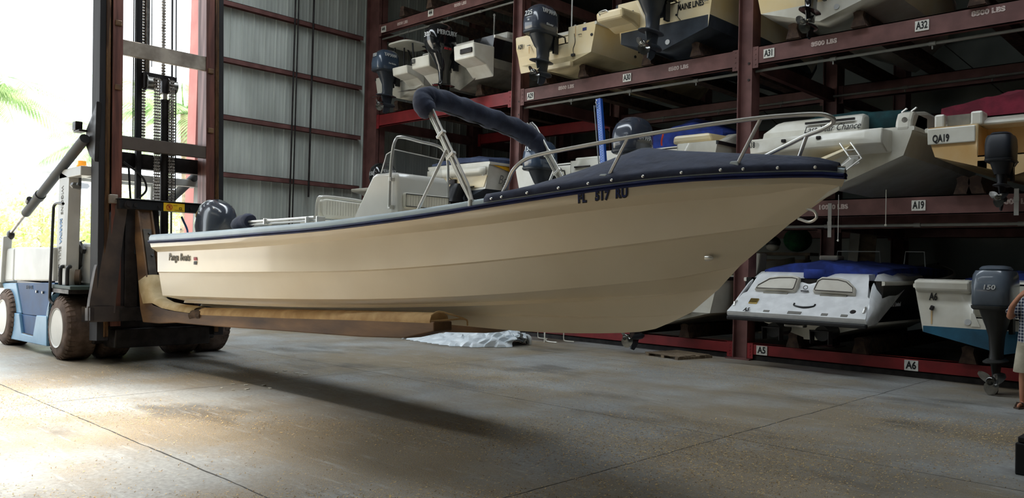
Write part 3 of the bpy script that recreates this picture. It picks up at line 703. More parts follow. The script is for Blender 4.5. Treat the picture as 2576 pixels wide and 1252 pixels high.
# ---------------------------------------------------------------- marina forklift
fl_ = thing('forklift', 'big white and blue marina forklift with tall brown mast holding the cream skiff', 'forklift', (-14, 5.35, 0))
F_ = dict(parent=fl_, world=True)
A35 = radians(3.5)
PIV = Vector((-12.3, 0, .6))
TM = Matrix.Translation(PIV) @ Matrix.Rotation(-A35, 4, 'Y') @ Matrix.Translation(-PIV)
RUST = mat('rusty_fork_steel', srgb(128, 96, 64), 0.65, 0.0, c2=srgb(76, 56, 42), scale=2.2, stretch=(.5, 2, 2), bump=.15, lo=.35, hi=.7)
RAILB = mat('brown_mast_steel', srgb(128, 84, 74), 0.4, 0.3, c2=srgb(86, 54, 48), scale=3, stretch=(4, 4, .3), rvar=.1)
RAILP = mat('polished_rail', srgb(146, 112, 78), 0.3, 0.6, c2=srgb(70, 50, 38), scale=4, stretch=(4, 4, .25), rvar=.12)
RAILD = mat('greased_rail', srgb(32, 29, 33), 0.7, 0.0, c2=srgb(20, 18, 21), scale=4, stretch=(4, 4, .3))
GREYB = mat('grey_crossbar', srgb(176, 166, 154), 0.45, 0.3, c2=srgb(132, 122, 112), scale=4)
TANC = mat('tan_fork_carpet', srgb(202, 170, 124), 0.95, c2=srgb(176, 142, 98), scale=5, bump=.35, bscale=120)
FLW = mat('forklift_white', srgb(206, 206, 202), 0.35, c2=srgb(190, 190, 186), scale=2, spec=.3)
FLB = mat('forklift_blue', srgb(10, 74, 126), 0.55, c2=srgb(8, 60, 106), scale=2, spec=.3)
FLL = mat('forklift_light_blue', srgb(116, 160, 192), 0.4, c2=srgb(100, 144, 178), scale=2, spec=.4)
TYRE = mat('dusty_tyre', srgb(118, 100, 90), 0.9, c2=srgb(84, 70, 62), scale=6, bump=.2)
def tilt(b): return b.xf(TM)
# mast rails
for y0, flip in ((4.27, 1), (6.17, -1)):
    yy = lambda a, b_: (min(y0+flip*a, y0+flip*b_), max(y0+flip*a, y0+flip*b_))
    a, c = yy(0, .15)
    b = MB().bx((-12.52, a, .35), (-12.49, c, 10.2)).bx((-12.25, a, .35), (-12.22, c, 10.2)).bx((-12.5, *(yy(.0, .03)[:1]), .35), (-12.24, yy(0, .03)[1], 10.2))
    tilt(b).build('mast_rail', RAILD, smooth=0, bevel=.004, **F_)
    a, c = yy(.085, .15); tilt(MB().bx((-12.235, a, .4), (-12.205, c, 10.2))).build('mast_rail', RAILP, smooth=0, bevel=.008, **F_)
    a, c = yy(.17, .31)
    b = MB().bx((-12.48, a, .55), (-12.45, c, 10.3)).bx((-12.21, a, .55), (-12.18, c, 10.3)).bx((-12.46, *yy(.27, .31)[:1], .55), (-12.2, yy(.27, .31)[1], 10.3))
    tilt(b).build('mast_rail', RAILB, smooth=0, bevel=.004, **F_)
    for z in (4.86, 3.9): tilt(MB().box((-12.17, y0+flip*.24, z+(.15 if flip > 0 else -.3)), (.03, .09, .08))).build('weld_lug', RUST, smooth=0, bevel=.01, **F_)
tilt(MB().bx((-12.26, 4.56, 4.56), (-12.2, 5.88, 4.79))).build('mast_crossbar', GREYB, smooth=0, bevel=.006, **F_)
tilt(MB().bx((-12.26, 4.56, 3.15), (-12.19, 5.88, 3.34))).build('mast_crossbar', mat('dark_crossbar', srgb(92, 82, 76), .5, .2), smooth=0, bevel=.006, **F_)
tilt(MB().bx((-12.6, 4.3, 2.93), (-12.5, 6.15, 3.16)).bx((-12.6, 4.3, 3.3), (-12.55, 6.15, 3.42))).build('mast_crossbar', DARKST, smooth=0, bevel=.006, **F_)
tilt(MB().bx((-12.6, 4.3, .5), (-12.45, 6.15, .75))).build('mast_crossbar', DARKST, smooth=0, **F_)
tilt(MB().bx((-12.50, 4.88, .6), (-12.42, 4.955, 10.2))).build('mast_post', RAILD, smooth=0, bevel=.005, **F_)
tilt(MB().bx((-12.5, 5.43, .6), (-12.47, 5.45, 10.2))).build('mast_post', RAILD, smooth=0, **F_)
# lift cylinder, sheaves, chains, hoses
lc = tilt(MB().cyl((-12.38, 5.285, .6), (-12.38, 5.285, 3.98), .062, 20).cyl((-12.38, 5.285, 3.98), (-12.38, 5.285, 4.02), .07, 20)).build('lift_cylinder', DARKST, **F_)
tilt(MB().cyl((-12.38, 5.285, 4.0), (-12.38, 5.285, 4.35), .035, 16)).build('cylinder_rod', CHROME, parent=lc, world=True)
tilt(MB().cyl((-12.44, 5.03, 4.4), (-12.44, 5.03, 10.2), .04, 12)).build('lift_cylinder', STEEL, **F_)
sh = tilt(MB().bx((-12.46, 4.95, 4.33), (-12.32, 5.42, 4.40)).bx((-12.46, 5.22, 4.12), (-12.32, 5.34, 4.40)).bx((-12.46, 4.95, 4.16), (-12.32, 4.975, 4.40)).bx((-12.46, 5.43, 4.16), (-12.32, 5.45, 4.40))).build('sheave_head', DARKST, smooth=0, bevel=.008, **F_)
for y in (5.06, 5.385):
    tilt(MB().cyl((-12.38, y-.07, 4.25), (-12.38, y+.07, 4.25), .105, 24).cyl((-12.38, y-.08, 4.25), (-12.38, y-.07, 4.25), .13, 24)).build('sheave', STEEL, parent=sh, world=True)
def chain(y, x, z0, z1, w=.09):
    b = MB(); z = z0
    while z < z1:
        b.bx((x-.018, y-w/2, z), (x+.018, y+w/2, z+.024)); z += .046
    b.bx((x-.008, y-w/2+.012, z0), (x+.008, y-w/2+.02, z1)).bx((x-.008, y+w/2-.02, z0), (x+.008, y+w/2-.012, z1)).bx((x-.012, y-.004, z0), (x+.012, y+.004, z1))
    return tilt(b).build('lift_chain', mat('chain_steel', srgb(190, 184, 176), .35, .7, c2=srgb(110, 100, 92), scale=30), smooth=0, **F_)
chain(5.12, -12.27, 2.4, 4.33); chain(5.345, -12.27, 2.4, 4.33); chain(4.99, -12.48, 3.2, 10.2, .07); chain(5.30, -12.48, 4.4, 10.2, .06)
for y, x, z0, r in ((4.80, -12.36, 3.35, .009), (4.825, -12.36, 3.3, .009), (4.85, -12.36, 3.35, .012), (5.07, -12.36, 4.5, .007), (5.45, -12.36, 2.9, .008), (5.42, -12.3, 2.4, .008)):
    tilt(MB().cyl((x, y, z0), (x, y, 10.2), r, 8)).build('hydraulic_hose', BLACK, **F_)
HOSEB = mat('blue_hose', srgb(60, 96, 150), .5)
for pts in ([(-12.3, 5.05, 2.25), (-12.2, 5.0, 2.0), (-12.15, 5.1, 1.85), (-12.2, 5.3, 1.82)], [(-12.25, 5.5, 2.2), (-12.15, 5.55, 1.95), (-12.15, 5.4, 1.87), (-12.2, 5.15, 1.86)], [(-12.3, 4.72, 2.9), (-12.25, 4.74, 2.3), (-12.2, 4.78, 1.9), (-12.15, 4.76, 1.6)], [(-12.45, 4.7, 3.0), (-12.4, 4.95, 2.8), (-12.4, 5.02, 2.6), (-12.4, 4.9, 2.45)], [(-12.3, 4.66, 2.3), (-12.22, 4.7, 1.9), (-12.2, 4.72, 1.5)]):
    tilt(MB().tube(cat(pts, 6), .016, 8)).build('hydraulic_hose', HOSEB if pts[0][2] < 2.28 else BLACK, **F_)
# carriage
TC = TM @ Matrix.Translation((-.1, 0, 0))
def tilt(b): return b.xf(TC)
car = part('carriage', fl_)
C_ = dict(parent=car, world=True)
tilt(MB().bx((-12.06, 4.50, 2.25), (-11.94, 6.15, 2.385)).bx((-12.08, 4.48, 2.385), (-11.92, 6.22, 2.40))).build('carriage_bar', BLACK, smooth=0, bevel=.008, **C_)
tilt(MB().bx((-12.16, 4.62, .75), (-12.05, 4.80, 2.3)).bx((-12.16, 5.95, .75), (-12.05, 6.1, 2.3)).bx((-12.16, 4.5, .62), (-12.02, 6.2, .82)).bx((-12.14, 4.8, 1.6), (-12.1, 5.95, 1.75))).build('carriage_frame', DARKST, smooth=0, bevel=.008, **C_)
for y in (4.9, 5.9):
    tilt(MB().prism([(-12.1, y, 1.0), (-12.1, y+.3*(1 if y < 5 else -1), 1.0), (-12.1, y+.2*(1 if y < 5 else -1), 2.25), (-12.1, y, 2.25)], (.05, 0, 0))).build('carriage_plate', DARKST, smooth=0, **C_)
tilt(MB().cyl((-11.94, 4.61, 2.31), (-11.90, 4.61, 2.31), .055, 16).cyl((-11.9, 4.61, 2.31), (-11.885, 4.61, 2.31), .035, 12)).build('carriage_pin', DARKST, **C_)
tilt(MB().cyl((-11.94, 4.72, 2.31), (-11.92, 4.72, 2.31), .03, 12).cyl((-11.94, 5.06, 2.31), (-11.92, 5.06, 2.31), .018, 10).cyl((-11.94, 5.55, 2.31), (-11.92, 5.55, 2.31), .02, 10)).build('carriage_bolts', DARKST, **C_)
YEL = mat('warning_yellow', srgb(238, 196, 40), .45, c2=srgb(222, 180, 34), scale=8)
sgn = tilt(MB().bx((-11.94, 5.13, 2.25), (-11.932, 5.45, 2.375))).build('warning_sign', YEL, smooth=0, **C_)
RINK = mat('warning_red', srgb(186, 60, 34), .5)
def onsign(b): return tilt(b)
rg = MB().tube([(-11.929, 5.215+.042*cos(2*pi*k/20), 2.313+.042*sin(2*pi*k/20)) for k in range(20)], .005, 6, closed=True).bar((-11.929, 5.187, 2.342), (-11.929, 5.243, 2.284), .006, .004)
tilt(rg).build('no_entry_ring', RINK, smooth=0, parent=car, world=True)
tilt(MB().bx((-11.931, 5.195, 2.325), (-11.928, 5.235, 2.332)).bx((-11.931, 5.2, 2.30), (-11.928, 5.23, 2.304)).bx((-11.931, 5.205, 2.29), (-11.928, 5.212, 2.325)).bx((-11.931, 5.22, 2.29), (-11.928, 5.227, 2.325))).build('pictogram', RINK, smooth=0, **C_)
tilt(MB().bx((-11.931, 5.36, 2.285), (-11.928, 5.41, 2.291)).bx((-11.931, 5.365, 2.29), (-11.928, 5.371, 2.315)).bx((-11.931, 5.399, 2.29), (-11.928, 5.405, 2.315)).bx((-11.931, 5.37, 2.312), (-11.928, 5.40, 2.318)).bx((-11.931, 5.29, 2.268), (-11.928, 5.43, 2.272)).bx((-11.931, 5.28, 2.34), (-11.928, 5.34, 2.343))).build('pictogram', INK, smooth=0, **C_)
tilt(MB().bx((-12.2, 4.40, 2.33), (-12.05, 4.52, 2.46))).build('carriage_lug', GREYB, smooth=0, bevel=.01, **C_)
# wing plate that sweeps down beside the near fork
W1 = [(4.63, 2.40, 0), (4.52, 2.37, -.03), (4.45, 2.2, -.07), (4.35, 1.80, -.10), (4.25, 1.35, -.12), (4.19, .95, -.13), (4.17, .76, -.13)]
W2 = [(4.64, 2.38, .0), (4.64, 2.3, .01), (4.62, 2.15, .02), (4.57, 1.8, .03), (4.52, 1.35, .04), (4.48, .95, .04), (4.47, .74, .04)]
b = MB().loft([[Vector((-12.03+a[2], a[0], a[1])), Vector((-12.03+c[2], c[0], c[1])), Vector((-12.13+c[2]*.5, c[0], c[1])), Vector((-12.13+a[2], a[0], a[1]))] for a, c in zip(W1, W2)])
tilt(b).build('wing_plate', mat('scuffed_black', srgb(72, 60, 54), .55, .1, c2=srgb(36, 30, 31), scale=2.2, rvar=.08), smooth=30, **C_)
tilt(MB().prism([(-12.1, 4.5, .74), (-12.1, 4.72, .74), (-12.1, 4.7, 2.36), (-12.1, 4.62, 2.3)], (.02, 0, 0))).build('wing_plate', RAILD, smooth=0, **C_)  # facet turned from the light, its shade put in as a darker colour
cr_ = [[Vector((-12.0-.16*abs((y-4.46)/.3)**2, y, z)) for y in (4.16, 4.25, 4.36, 4.46, 4.6, 4.75)] for z in (.62, .66, .82, .84)]
b = MB().grid(cr_).grid([[p+Vector((-.25, 0, 0)) for p in r] for r in cr_]); b.bx((-12.3, 4.17, .64), (-12.1, 4.75, .82))
tilt(b).build('wing_foot', MATS['scuffed_black'], smooth=30, **C_)
# forks
def tilt(b): return b.xf(TM)
PR = [(-12.32, 2.42), (-12.15, 2.42), (-12.0, 1.95), (-11.77, 1.22), (-11.68, .95), (-11.5, .84), (-11.0, .77), (-10.3, .725), (-8.1, .69), (-6.6, .665), (-5.47, .645), (-5.47, .56), (-5.9, .49), (-6.6, .49), (-8.4, .535), (-9.6, .56), (-10.8, .60), (-11.3, .585), (-11.85, .60), (-11.95, .79), (-12.10, 1.54)]
def fork(y):
    f = tilt(MB().prism([(x, y-.11, z) for x, z in PR], (0, .22, 0))).build('fork', RUST, smooth=0, bevel=.012, **F_)
    q = dict(parent=f, world=True)
    tilt(MB().prism([(-12.0, y-.065, 1.95), (-11.985, y-.065, 1.965), (-11.75, y-.065, 1.24), (-11.765, y-.065, 1.225)], (0, .13, 0))).build('wear_plate', mat('wear_strip', srgb(92, 86, 76), .5, .3, c2=srgb(58, 52, 46), scale=5), smooth=0, bevel=.01, **q)
    for s in (-1, 1):
        tilt(MB().prism([(-12.16, y+s*.095-.012, 2.40), (-12.11, y+s*.095-.012, 2.38), (-11.735, y+s*.095-.012, 1.25), (-11.78, y+s*.095-.012, 1.22)], (0, .024, 0))).build('fork_flange', RUST, smooth=0, **q)
    for k, (x, z) in enumerate(((-11.975, 1.89), (-11.87, 1.56))):
        tilt(MB().cyl((x, y+.02, z), (x+.03, y+.02, z+.012), .018, 10)).build('fork_bolt', BLACK, **q)
    # carpet wrapped round the heel
    sec = []
    for x, z, n in ((-11.78, 1.26, (.93, .37)), (-11.72, 1.1, (.93, .37)), (-11.64, .98, (.75, .66)), (-11.5, .90, (.3, .95)), (-11.2, .83, (.1, 1)), (-10.8, .79, (.06, 1)), (-10.25, .755, (.05, 1))):
        r = []
        w = .135 if z > .95 else .115
        for k in range(9):
            t = k/8*2-1; d = .05*(1-abs(t)**3)-(.17 if abs(t) > .99 and z > .95 else .03 if abs(t) > .99 else 0)
            r.append(Vector((x+n[0]*d, y+t*w, z+n[1]*d)))
        sec.append(r)
    tilt(MB().grid(sec)).build('heel_carpet', mat('pale_heel_carpet', srgb(222, 202, 164), .95, c2=srgb(198, 174, 132), scale=5, bump=.35, bscale=120), smooth=60, solid=.012, **q)
    prof = [(-.105, .0), (-.115, .03), (-.10, .075), (-.06, .10), (0, .108), (.06, .10), (.10, .075), (.115, .03), (.105, 0)]
    tilt(MB().loft([[Vector((x, y+a, z+c)) for a, c in prof] for x, z in ((-10.1, .69), (-8.1, .655), (-6.6, .637), (-5.52, .617))])).build('fork_pad', TANC, smooth=60, **q)
    # loose carpet flap at the toe
    tilt(MB().tube(cat([(-5.52, y-.10, .70), (-5.47, y-.05, .735), (-5.40, y+.06, .70), (-5.36, y+.16, .665)], 4), .008, 6).tube(cat([(-5.52, y-.10, .65), (-5.45, y, .655), (-5.36, y+.17, .66), (-5.35, y+.19, .60)], 4), .008, 6)).build('carpet_edge', TANC, **q)
    b = MB()
    rnd = random.Random(3)
    b.loft([[Vector((x+rnd.uniform(-.02, .02), y+.135*cos(a)*1.0, .70+.09*sin(a)+rnd.uniform(-.015, .015))) for a in [2*pi*k/10 for k in range(10)]] for x in (-10.36, -10.28, -10.2, -10.12, -10.04)])
    tilt(b).build('rag_tie', mat('dirty_rag', srgb(104, 82, 62), .95, c2=srgb(66, 50, 40), scale=12, bump=.5), smooth=50, **q)
fork(4.87); fork(5.93)
# tyres
def tyre(x, y0, w, r=.475, rim=True, steer=0):
    ym = y0+w/2
    M = Matrix.Translation((x, ym, r)) @ Matrix.Rotation(radians(-90), 4, 'X')
    h = w/2
    b = MB().lathe([(.27, -h+.03), (.30, -h), (.39, -h+.005), (.445, -h+.03), (r-.012, -h+.06), (r, -h+.10), (r, h-.10), (r-.012, h-.06), (.445, h-.03), (.39, h-.005), (.30, h), (.27, h-.03), (.26, 0), (.27, -h+.03)], M, 48)
    n = 34
    for s in (-1, 1):
        for k in range(n):
            a = 2*pi*(k+(0.5 if s > 0 else 0))/n; a2 = a+2*pi/n*.58
            P = []
            for zz, r0 in ((s*(h-.012), .43), (s*(h-.05), r+.004), (s*(h-.125), r+.008)):
                for aa in (a, a2): P.append(M @ Vector((r0*cos(aa), r0*sin(aa), zz)))
            P += [M @ Vector(((r-.03)*cos(aa), (r-.03)*sin(aa), s*(h-.125))) for aa in (a, a2)]
            b.add(P, [(0, 1, 3, 2), (2, 3, 5, 4), (4, 5, 7, 6), (0, 2, 4, 6), (1, 7, 5, 3)])
    t = b.build('tyre', TYRE, smooth=35, **F_)
    if rim:
        s = -1 if y0 < 5.3 else 1
        MB().lathe([(.30, s*(h-.005)), (.295, s*(h+.008)), (.275, s*(h-.0)), (.262, s*(h-.06)), (.25, s*(h-.11)), (.12, s*(h-.10)), (.10, s*(h-.07)), (.001, s*(h-.06))], M, 36).build('rim', FLW, smooth=50, parent=t, world=True)
for y0, rm in ((4.05, 1), (4.57, 0), (5.66, 0), (6.15, 1)): tyre(-13.22, y0, .46, rim=rm)
tyre(-15.85, 4.0, .40); tyre(-15.85, 6.2, .40)
MB().bx((-13.5, 4.4, .25), (-12.75, 6.3, .60)).build('axle', DARKST, smooth=0, bevel=.03, **F_)
MB().bx((-12.75, 4.55, .22), (-12.3, 6.0, .5)).build('axle', DARKST, smooth=0, bevel=.02, **F_)
# chassis and panels
MB().bx((-15.4, 4.45, .3), (-13.75, 6.3, 1.1)).build('chassis', DARKST, smooth=0, bevel=.02, **F_)
def side(poly, m, name, y=4.1, d=.06, bev=.012):
    return MB().prism([(x, y, z) for x, z in poly], (0, d, 0)).build(name, m, smooth=0, bevel=bev, **F_)
MB().prism([(-15.64, 4.1, 1.10), (-13.60, 4.1, 1.16), (-13.66, 4.1, 1.68), (-15.64, 4.1, 1.68)], (0, 2.5, 0)).build('engine_hood', FLW, smooth=0, bevel=.03, **F_)
MB().prism([(-16.22, 4.1, 1.06), (-15.66, 4.1, 1.09), (-15.66, 4.1, 1.67), (-16.12, 4.1, 1.65)], (0, 2.5, 0)).build('counterweight', FLW, smooth=0, bevel=.04, **F_)
MB().bx((-16.75, 4.02, .95), (-16.25, 6.65, 1.2)).build('counterweight', FLW, smooth=0, bevel=.05, **F_)
MB().prism([(-16.3, 4.04, 1.05), (-16.16, 4.04, 1.05), (-16.08, 4.04, 1.86), (-16.2, 4.04, 1.86)], (0, .14, 0)).build('cylinder_post', FLW, smooth=0, bevel=.02, **F_)
tk = side([(-15.44, 1.075), (-13.54, 1.14), (-13.74, .6), (-15.07, .56)], FLB, 'oil_tank', 4.105, .5)
MB().bx((-15.46, 4.108, 1.075), (-13.54, 4.3, 1.115)).build('tank_lid', BLACK, smooth=0, **F_)
text_mb('HYD OIL', .085, axes((-14.75, 4.10, 1.02), (1, 0, .03), (0, 0, 1)), xs=1.1).build('lettering', mat('dark_blue_ink', srgb(18, 50, 84), .5), smooth=0, parent=tk, world=True)
for x in (-14.35, -14.05): MB().cyl((x, 4.11, .97), (x, 4.08, .97), .022, 10).build('drain_plug', STEEL, parent=tk, world=True)
side([(-16.28, 1.04), (-15.46, 1.07), (-15.12, .58), (-15.66, .56)], FLL, 'side_panel', 4.09, .08)
side([(-15.66, .555), (-13.74, .585), (-13.70, .20), (-15.58, .15)], FLB, 'sill', 4.10, .3)
side([(-15.66, .56), (-15.12, .575), (-14.96, .26), (-14.36, .26), (-14.22, .60), (-13.72, .62), (-13.68, .16), (-15.58, .12)], FLL, 'step', 4.06, .06)
MB().bx((-14.95, 4.07, .24), (-14.37, 4.25, .27)).build('step_tread', DARKST, smooth=0, **F_)
fe = [(-13.70, .62)]
for k in range(9):
    a = radians(190-k*13); fe.append((-13.22+.56*cos(a), .475+.56*sin(a)))
side(fe+[(-12.75, 1.09), (-13.45, 1.07), (-13.60, .95)], FLL, 'front_fender', 4.07, .1)
MB().bx((-13.55, 4.06, 1.06), (-12.72, 6.55, 1.115)).build('fender_deck', mat('deck_green', srgb(70, 86, 84), .6), smooth=0, bevel=.012, **F_)
MB().bx((-13.5, 4.05, 1.0), (-12.75, 4.6, 1.06)).build('fender_lip', DARKST, smooth=0, **F_)
# overhead guard
gd = part('overhead_guard', fl_); G_ = dict(parent=gd, world=True)
post = MB().prism([(-13.72, 4.16, 1.08), (-13.24, 4.16, 1.08), (-13.24, 4.16, 2.74), (-13.68, 4.16, 2.86)], (0, .05, 0)).bx((-13.34, 4.16, 1.08), (-13.24, 4.34, 2.74)).build('guard_post', FLW, smooth=0, bevel=.012, **G_)
MB().bx((-13.7, 6.3, 1.08), (-13.5, 6.48, 2.8)).build('guard_post', FLW, smooth=0, bevel=.012, **G_)
MB().bx((-15.7, 6.3, 1.6), (-15.5, 6.48, 2.9)).build('guard_post', FLW, smooth=0, bevel=.012, **G_)
MB().bar((-13.7, 4.25, 2.80), (-12.75, 4.25, 2.815), .18, .14).build('guard_beam', FLW, smooth=0, bevel=.012, **G_)
MB().bar((-13.6, 6.39, 2.85), (-15.7, 6.39, 2.95), .12, .14).bar((-13.55, 4.3, 2.84), (-13.55, 6.45, 2.84), .14, .12).bar((-15.6, 4.6, 2.95), (-15.6, 6.45, 2.95), .14, .12).build('guard_beam', FLW, smooth=0, bevel=.012, **G_)
for y in [4.5+.16*i for i in range(12)]:
    MB().bar((-13.6, y, 2.89), (-15.6, y, 2.99), .07, .04).build('guard_slat', FLW, smooth=0, **G_)
BLT = mat('marina_blue_ink', srgb(40, 120, 180), .4)
for s, z, mm, sz in (('WIGGINS', 2.40, GREYI, .13), ('MARINA', 1.93, BLT, .13), ('BULL', 1.585, GREYI, .13), ('LoPRO', 1.32, INK, .085)):
    text_mb(s, sz, axes((-13.53-.03*(1.8-z), 4.157, z), (0.03, 0, -1), (1, 0, 0.03)), xs=.8, bold=.004 if mm is BLT else 0).build('lettering', mm, smooth=0, parent=gd, world=True)
MB().lathe([(.075, 0), (.075, .02), (.06, .03), (.055, .09), (.001, .10)], Matrix.Translation((-12.98, 4.25, 2.885)), 16).build('beacon', mat('amber_lens', srgb(255, 150, 20), .3, emit=(1, .42, .05, .6)), **F_)
MB().tube([(-12.95, 4.22, 2.72), (-12.95, 4.22, 2.6)], .02, 8).lathe([(.001, -.07), (.13, -.05), (.17, 0), (.14, .05), (.001, .07)], Matrix.Translation((-12.95, 4.22, 2.6)) @ Matrix.Scale(.8, 4), 16).build('work_lamp', SMOKE, **F_)
MB().tube(cat([(-13.14, 4.06, 2.33), (-13.36, 4.04, 2.34), (-13.45, 4.03, 2.30), (-13.47, 4.03, 2.2), (-13.49, 4.03, 1.5), (-13.50, 4.03, .98), (-13.48, 4.03, .88), (-13.40, 4.06, .82)], 4), .022, 8).build('grab_rail', BLACK, **F_)
cb = MB().prism([(-13.74, 4.42, 1.1), (-12.80, 4.42, 1.1), (-12.80, 4.42, 1.74), (-13.4, 4.42, 1.76), (-13.66, 4.42, 1.70), (-13.74, 4.42, 1.62)], (0, 1.5, 0)).build('cab_console', FLW, smooth=0, bevel=.05, **F_)
MB().tube(cat([(-13.40, 4.40, 1.66), (-13.5, 4.39, 1.5), (-13.48, 4.39, 1.37), (-13.36, 4.38, 1.36), (-13.25, 4.38, 1.42)], 4), .016, 6).box((-13.3, 4.37, 1.52), (.09, .05, .26), Matrix.Rotation(.15, 3, 'Y')).box((-13.24, 4.37, 1.68), (.24, .06, .08), Matrix.Rotation(.5, 3, 'Y')).build('handset', BLACK, smooth=30, bevel=.01, parent=cb, world=True)
MB().tube(cat([(-13.72, 4.40, 1.2), (-13.73, 4.39, 1.6), (-13.6, 4.39, 1.74), (-13.2, 4.39, 1.79)], 4), .010, 6).build('cable', BLACK, parent=cb, world=True)
for x in (-13.28, -12.98):
    MB().tube(cat([(x, 4.10, 1.1), (x, 4.10, 1.34), (x-.02, 4.12, 1.385), (x-.08, 4.16, 1.39), (x-.22, 4.2, 1.395)], 4), .028, 8).build('hose_guard', BLACK, **F_)
MB().cyl((-13.25, 4.30, 1.23), (-13.22, 4.36, 1.23), .12, 20).build('cable_drum', mat('drum_brown', srgb(120, 100, 84), .7), **F_)
# tilt cylinders
for y, nr_ in ((4.16, 1), (6.2, 0)):
    t = MB().cyl((-12.62, y, 3.27), (-15.30, y, 2.25), .072, 18).cyl((-14.55, y, 2.535), (-14.68, y, 2.486), .085, 18).build('tilt_cylinder', mat('cylinder_grey', srgb(46, 48, 50), .6, .0), **F_)
    MB().cyl((-15.3, y, 2.25), (-16.05, y, 1.94), .033, 12).build('cylinder_rod', STEEL, parent=t, world=True)
    MB().ball((-16.13, y, 1.89), .09, 12, sc=(1.2, .7, 1)).build('clevis', DARKST, parent=t, world=True)
    if nr_:
        MB().tube([(-15.0, y-.05, 2.42), (-14.9, y-.06, 2.47)], .05, 8).build('hose_fitting', BLACK, parent=t, world=True)
    if nr_: MB().prism([(-12.38, y+.06, 3.8), (-12.55, y+.06, 3.62), (-12.78, y+.06, 3.42), (-12.76, y+.06, 3.18), (-12.6, y+.06, 3.02), (-12.38, y+.06, 2.92)], (0, .07, 0)).build('mast_gusset', DARKST, smooth=0, bevel=.01, **F_)
MB().box((-12.86, 4.13, 3.47), (.14, .1, .13)).box((-12.79, 4.15, 3.39), (.26, .12, .03)).build('junction_box', DARKST, smooth=0, bevel=.01, **F_)
# ---------------------------------------------------------------- boats stored in the rack
GW = mat('gelcoat_white', srgb(226, 224, 214), 0.28, c2=srgb(208, 204, 190), scale=2.2, coat=.3)
GCREAM = mat('yellowed_gelcoat', srgb(232, 222, 196), 0.35, c2=srgb(222, 196, 138), scale=1.1, coat=.2, lo=.3, hi=.7)
GAGED = mat('stained_gelcoat', srgb(226, 212, 176), 0.4, c2=srgb(196, 150, 84), scale=.9, lo=.3, hi=.72)
GGREY = mat('grey_bottom', srgb(150, 146, 132), 0.6, c2=srgb(120, 116, 106), scale=3)
GBLK = mat('black_topside', srgb(24, 25, 28), 0.2, coat=.6)
GNAVY = mat('dark_bottom_paint', srgb(58, 66, 76), 0.7, c2=srgb(38, 44, 52), scale=3, lo=.35, hi=.7)
GTEAL = mat('teal_bottom_paint', srgb(34, 96, 124), 0.7, c2=srgb(26, 62, 80), scale=3, lo=.3, hi=.7)
GYEL = mat('yellow_flash', srgb(236, 176, 40), 0.3)
BLUEC = mat('royal_blue_canvas', srgb(36, 58, 138), 0.9, c2=srgb(26, 42, 104), scale=5, bump=.4, bscale=8)
SLATEC = mat('slate_blue_canvas', srgb(72, 84, 112), 0.9, c2=srgb(54, 64, 90), scale=5, bump=.4, bscale=8)
GREENC = mat('dark_green_canvas', srgb(16, 62, 66), 0.9, c2=srgb(12, 46, 50), scale=5, bump=.4, bscale=8)
REDC = mat('maroon_canvas', srgb(128, 38, 58), 0.9, c2=srgb(98, 28, 44), scale=5, bump=.4, bscale=8)
YT = 12.9
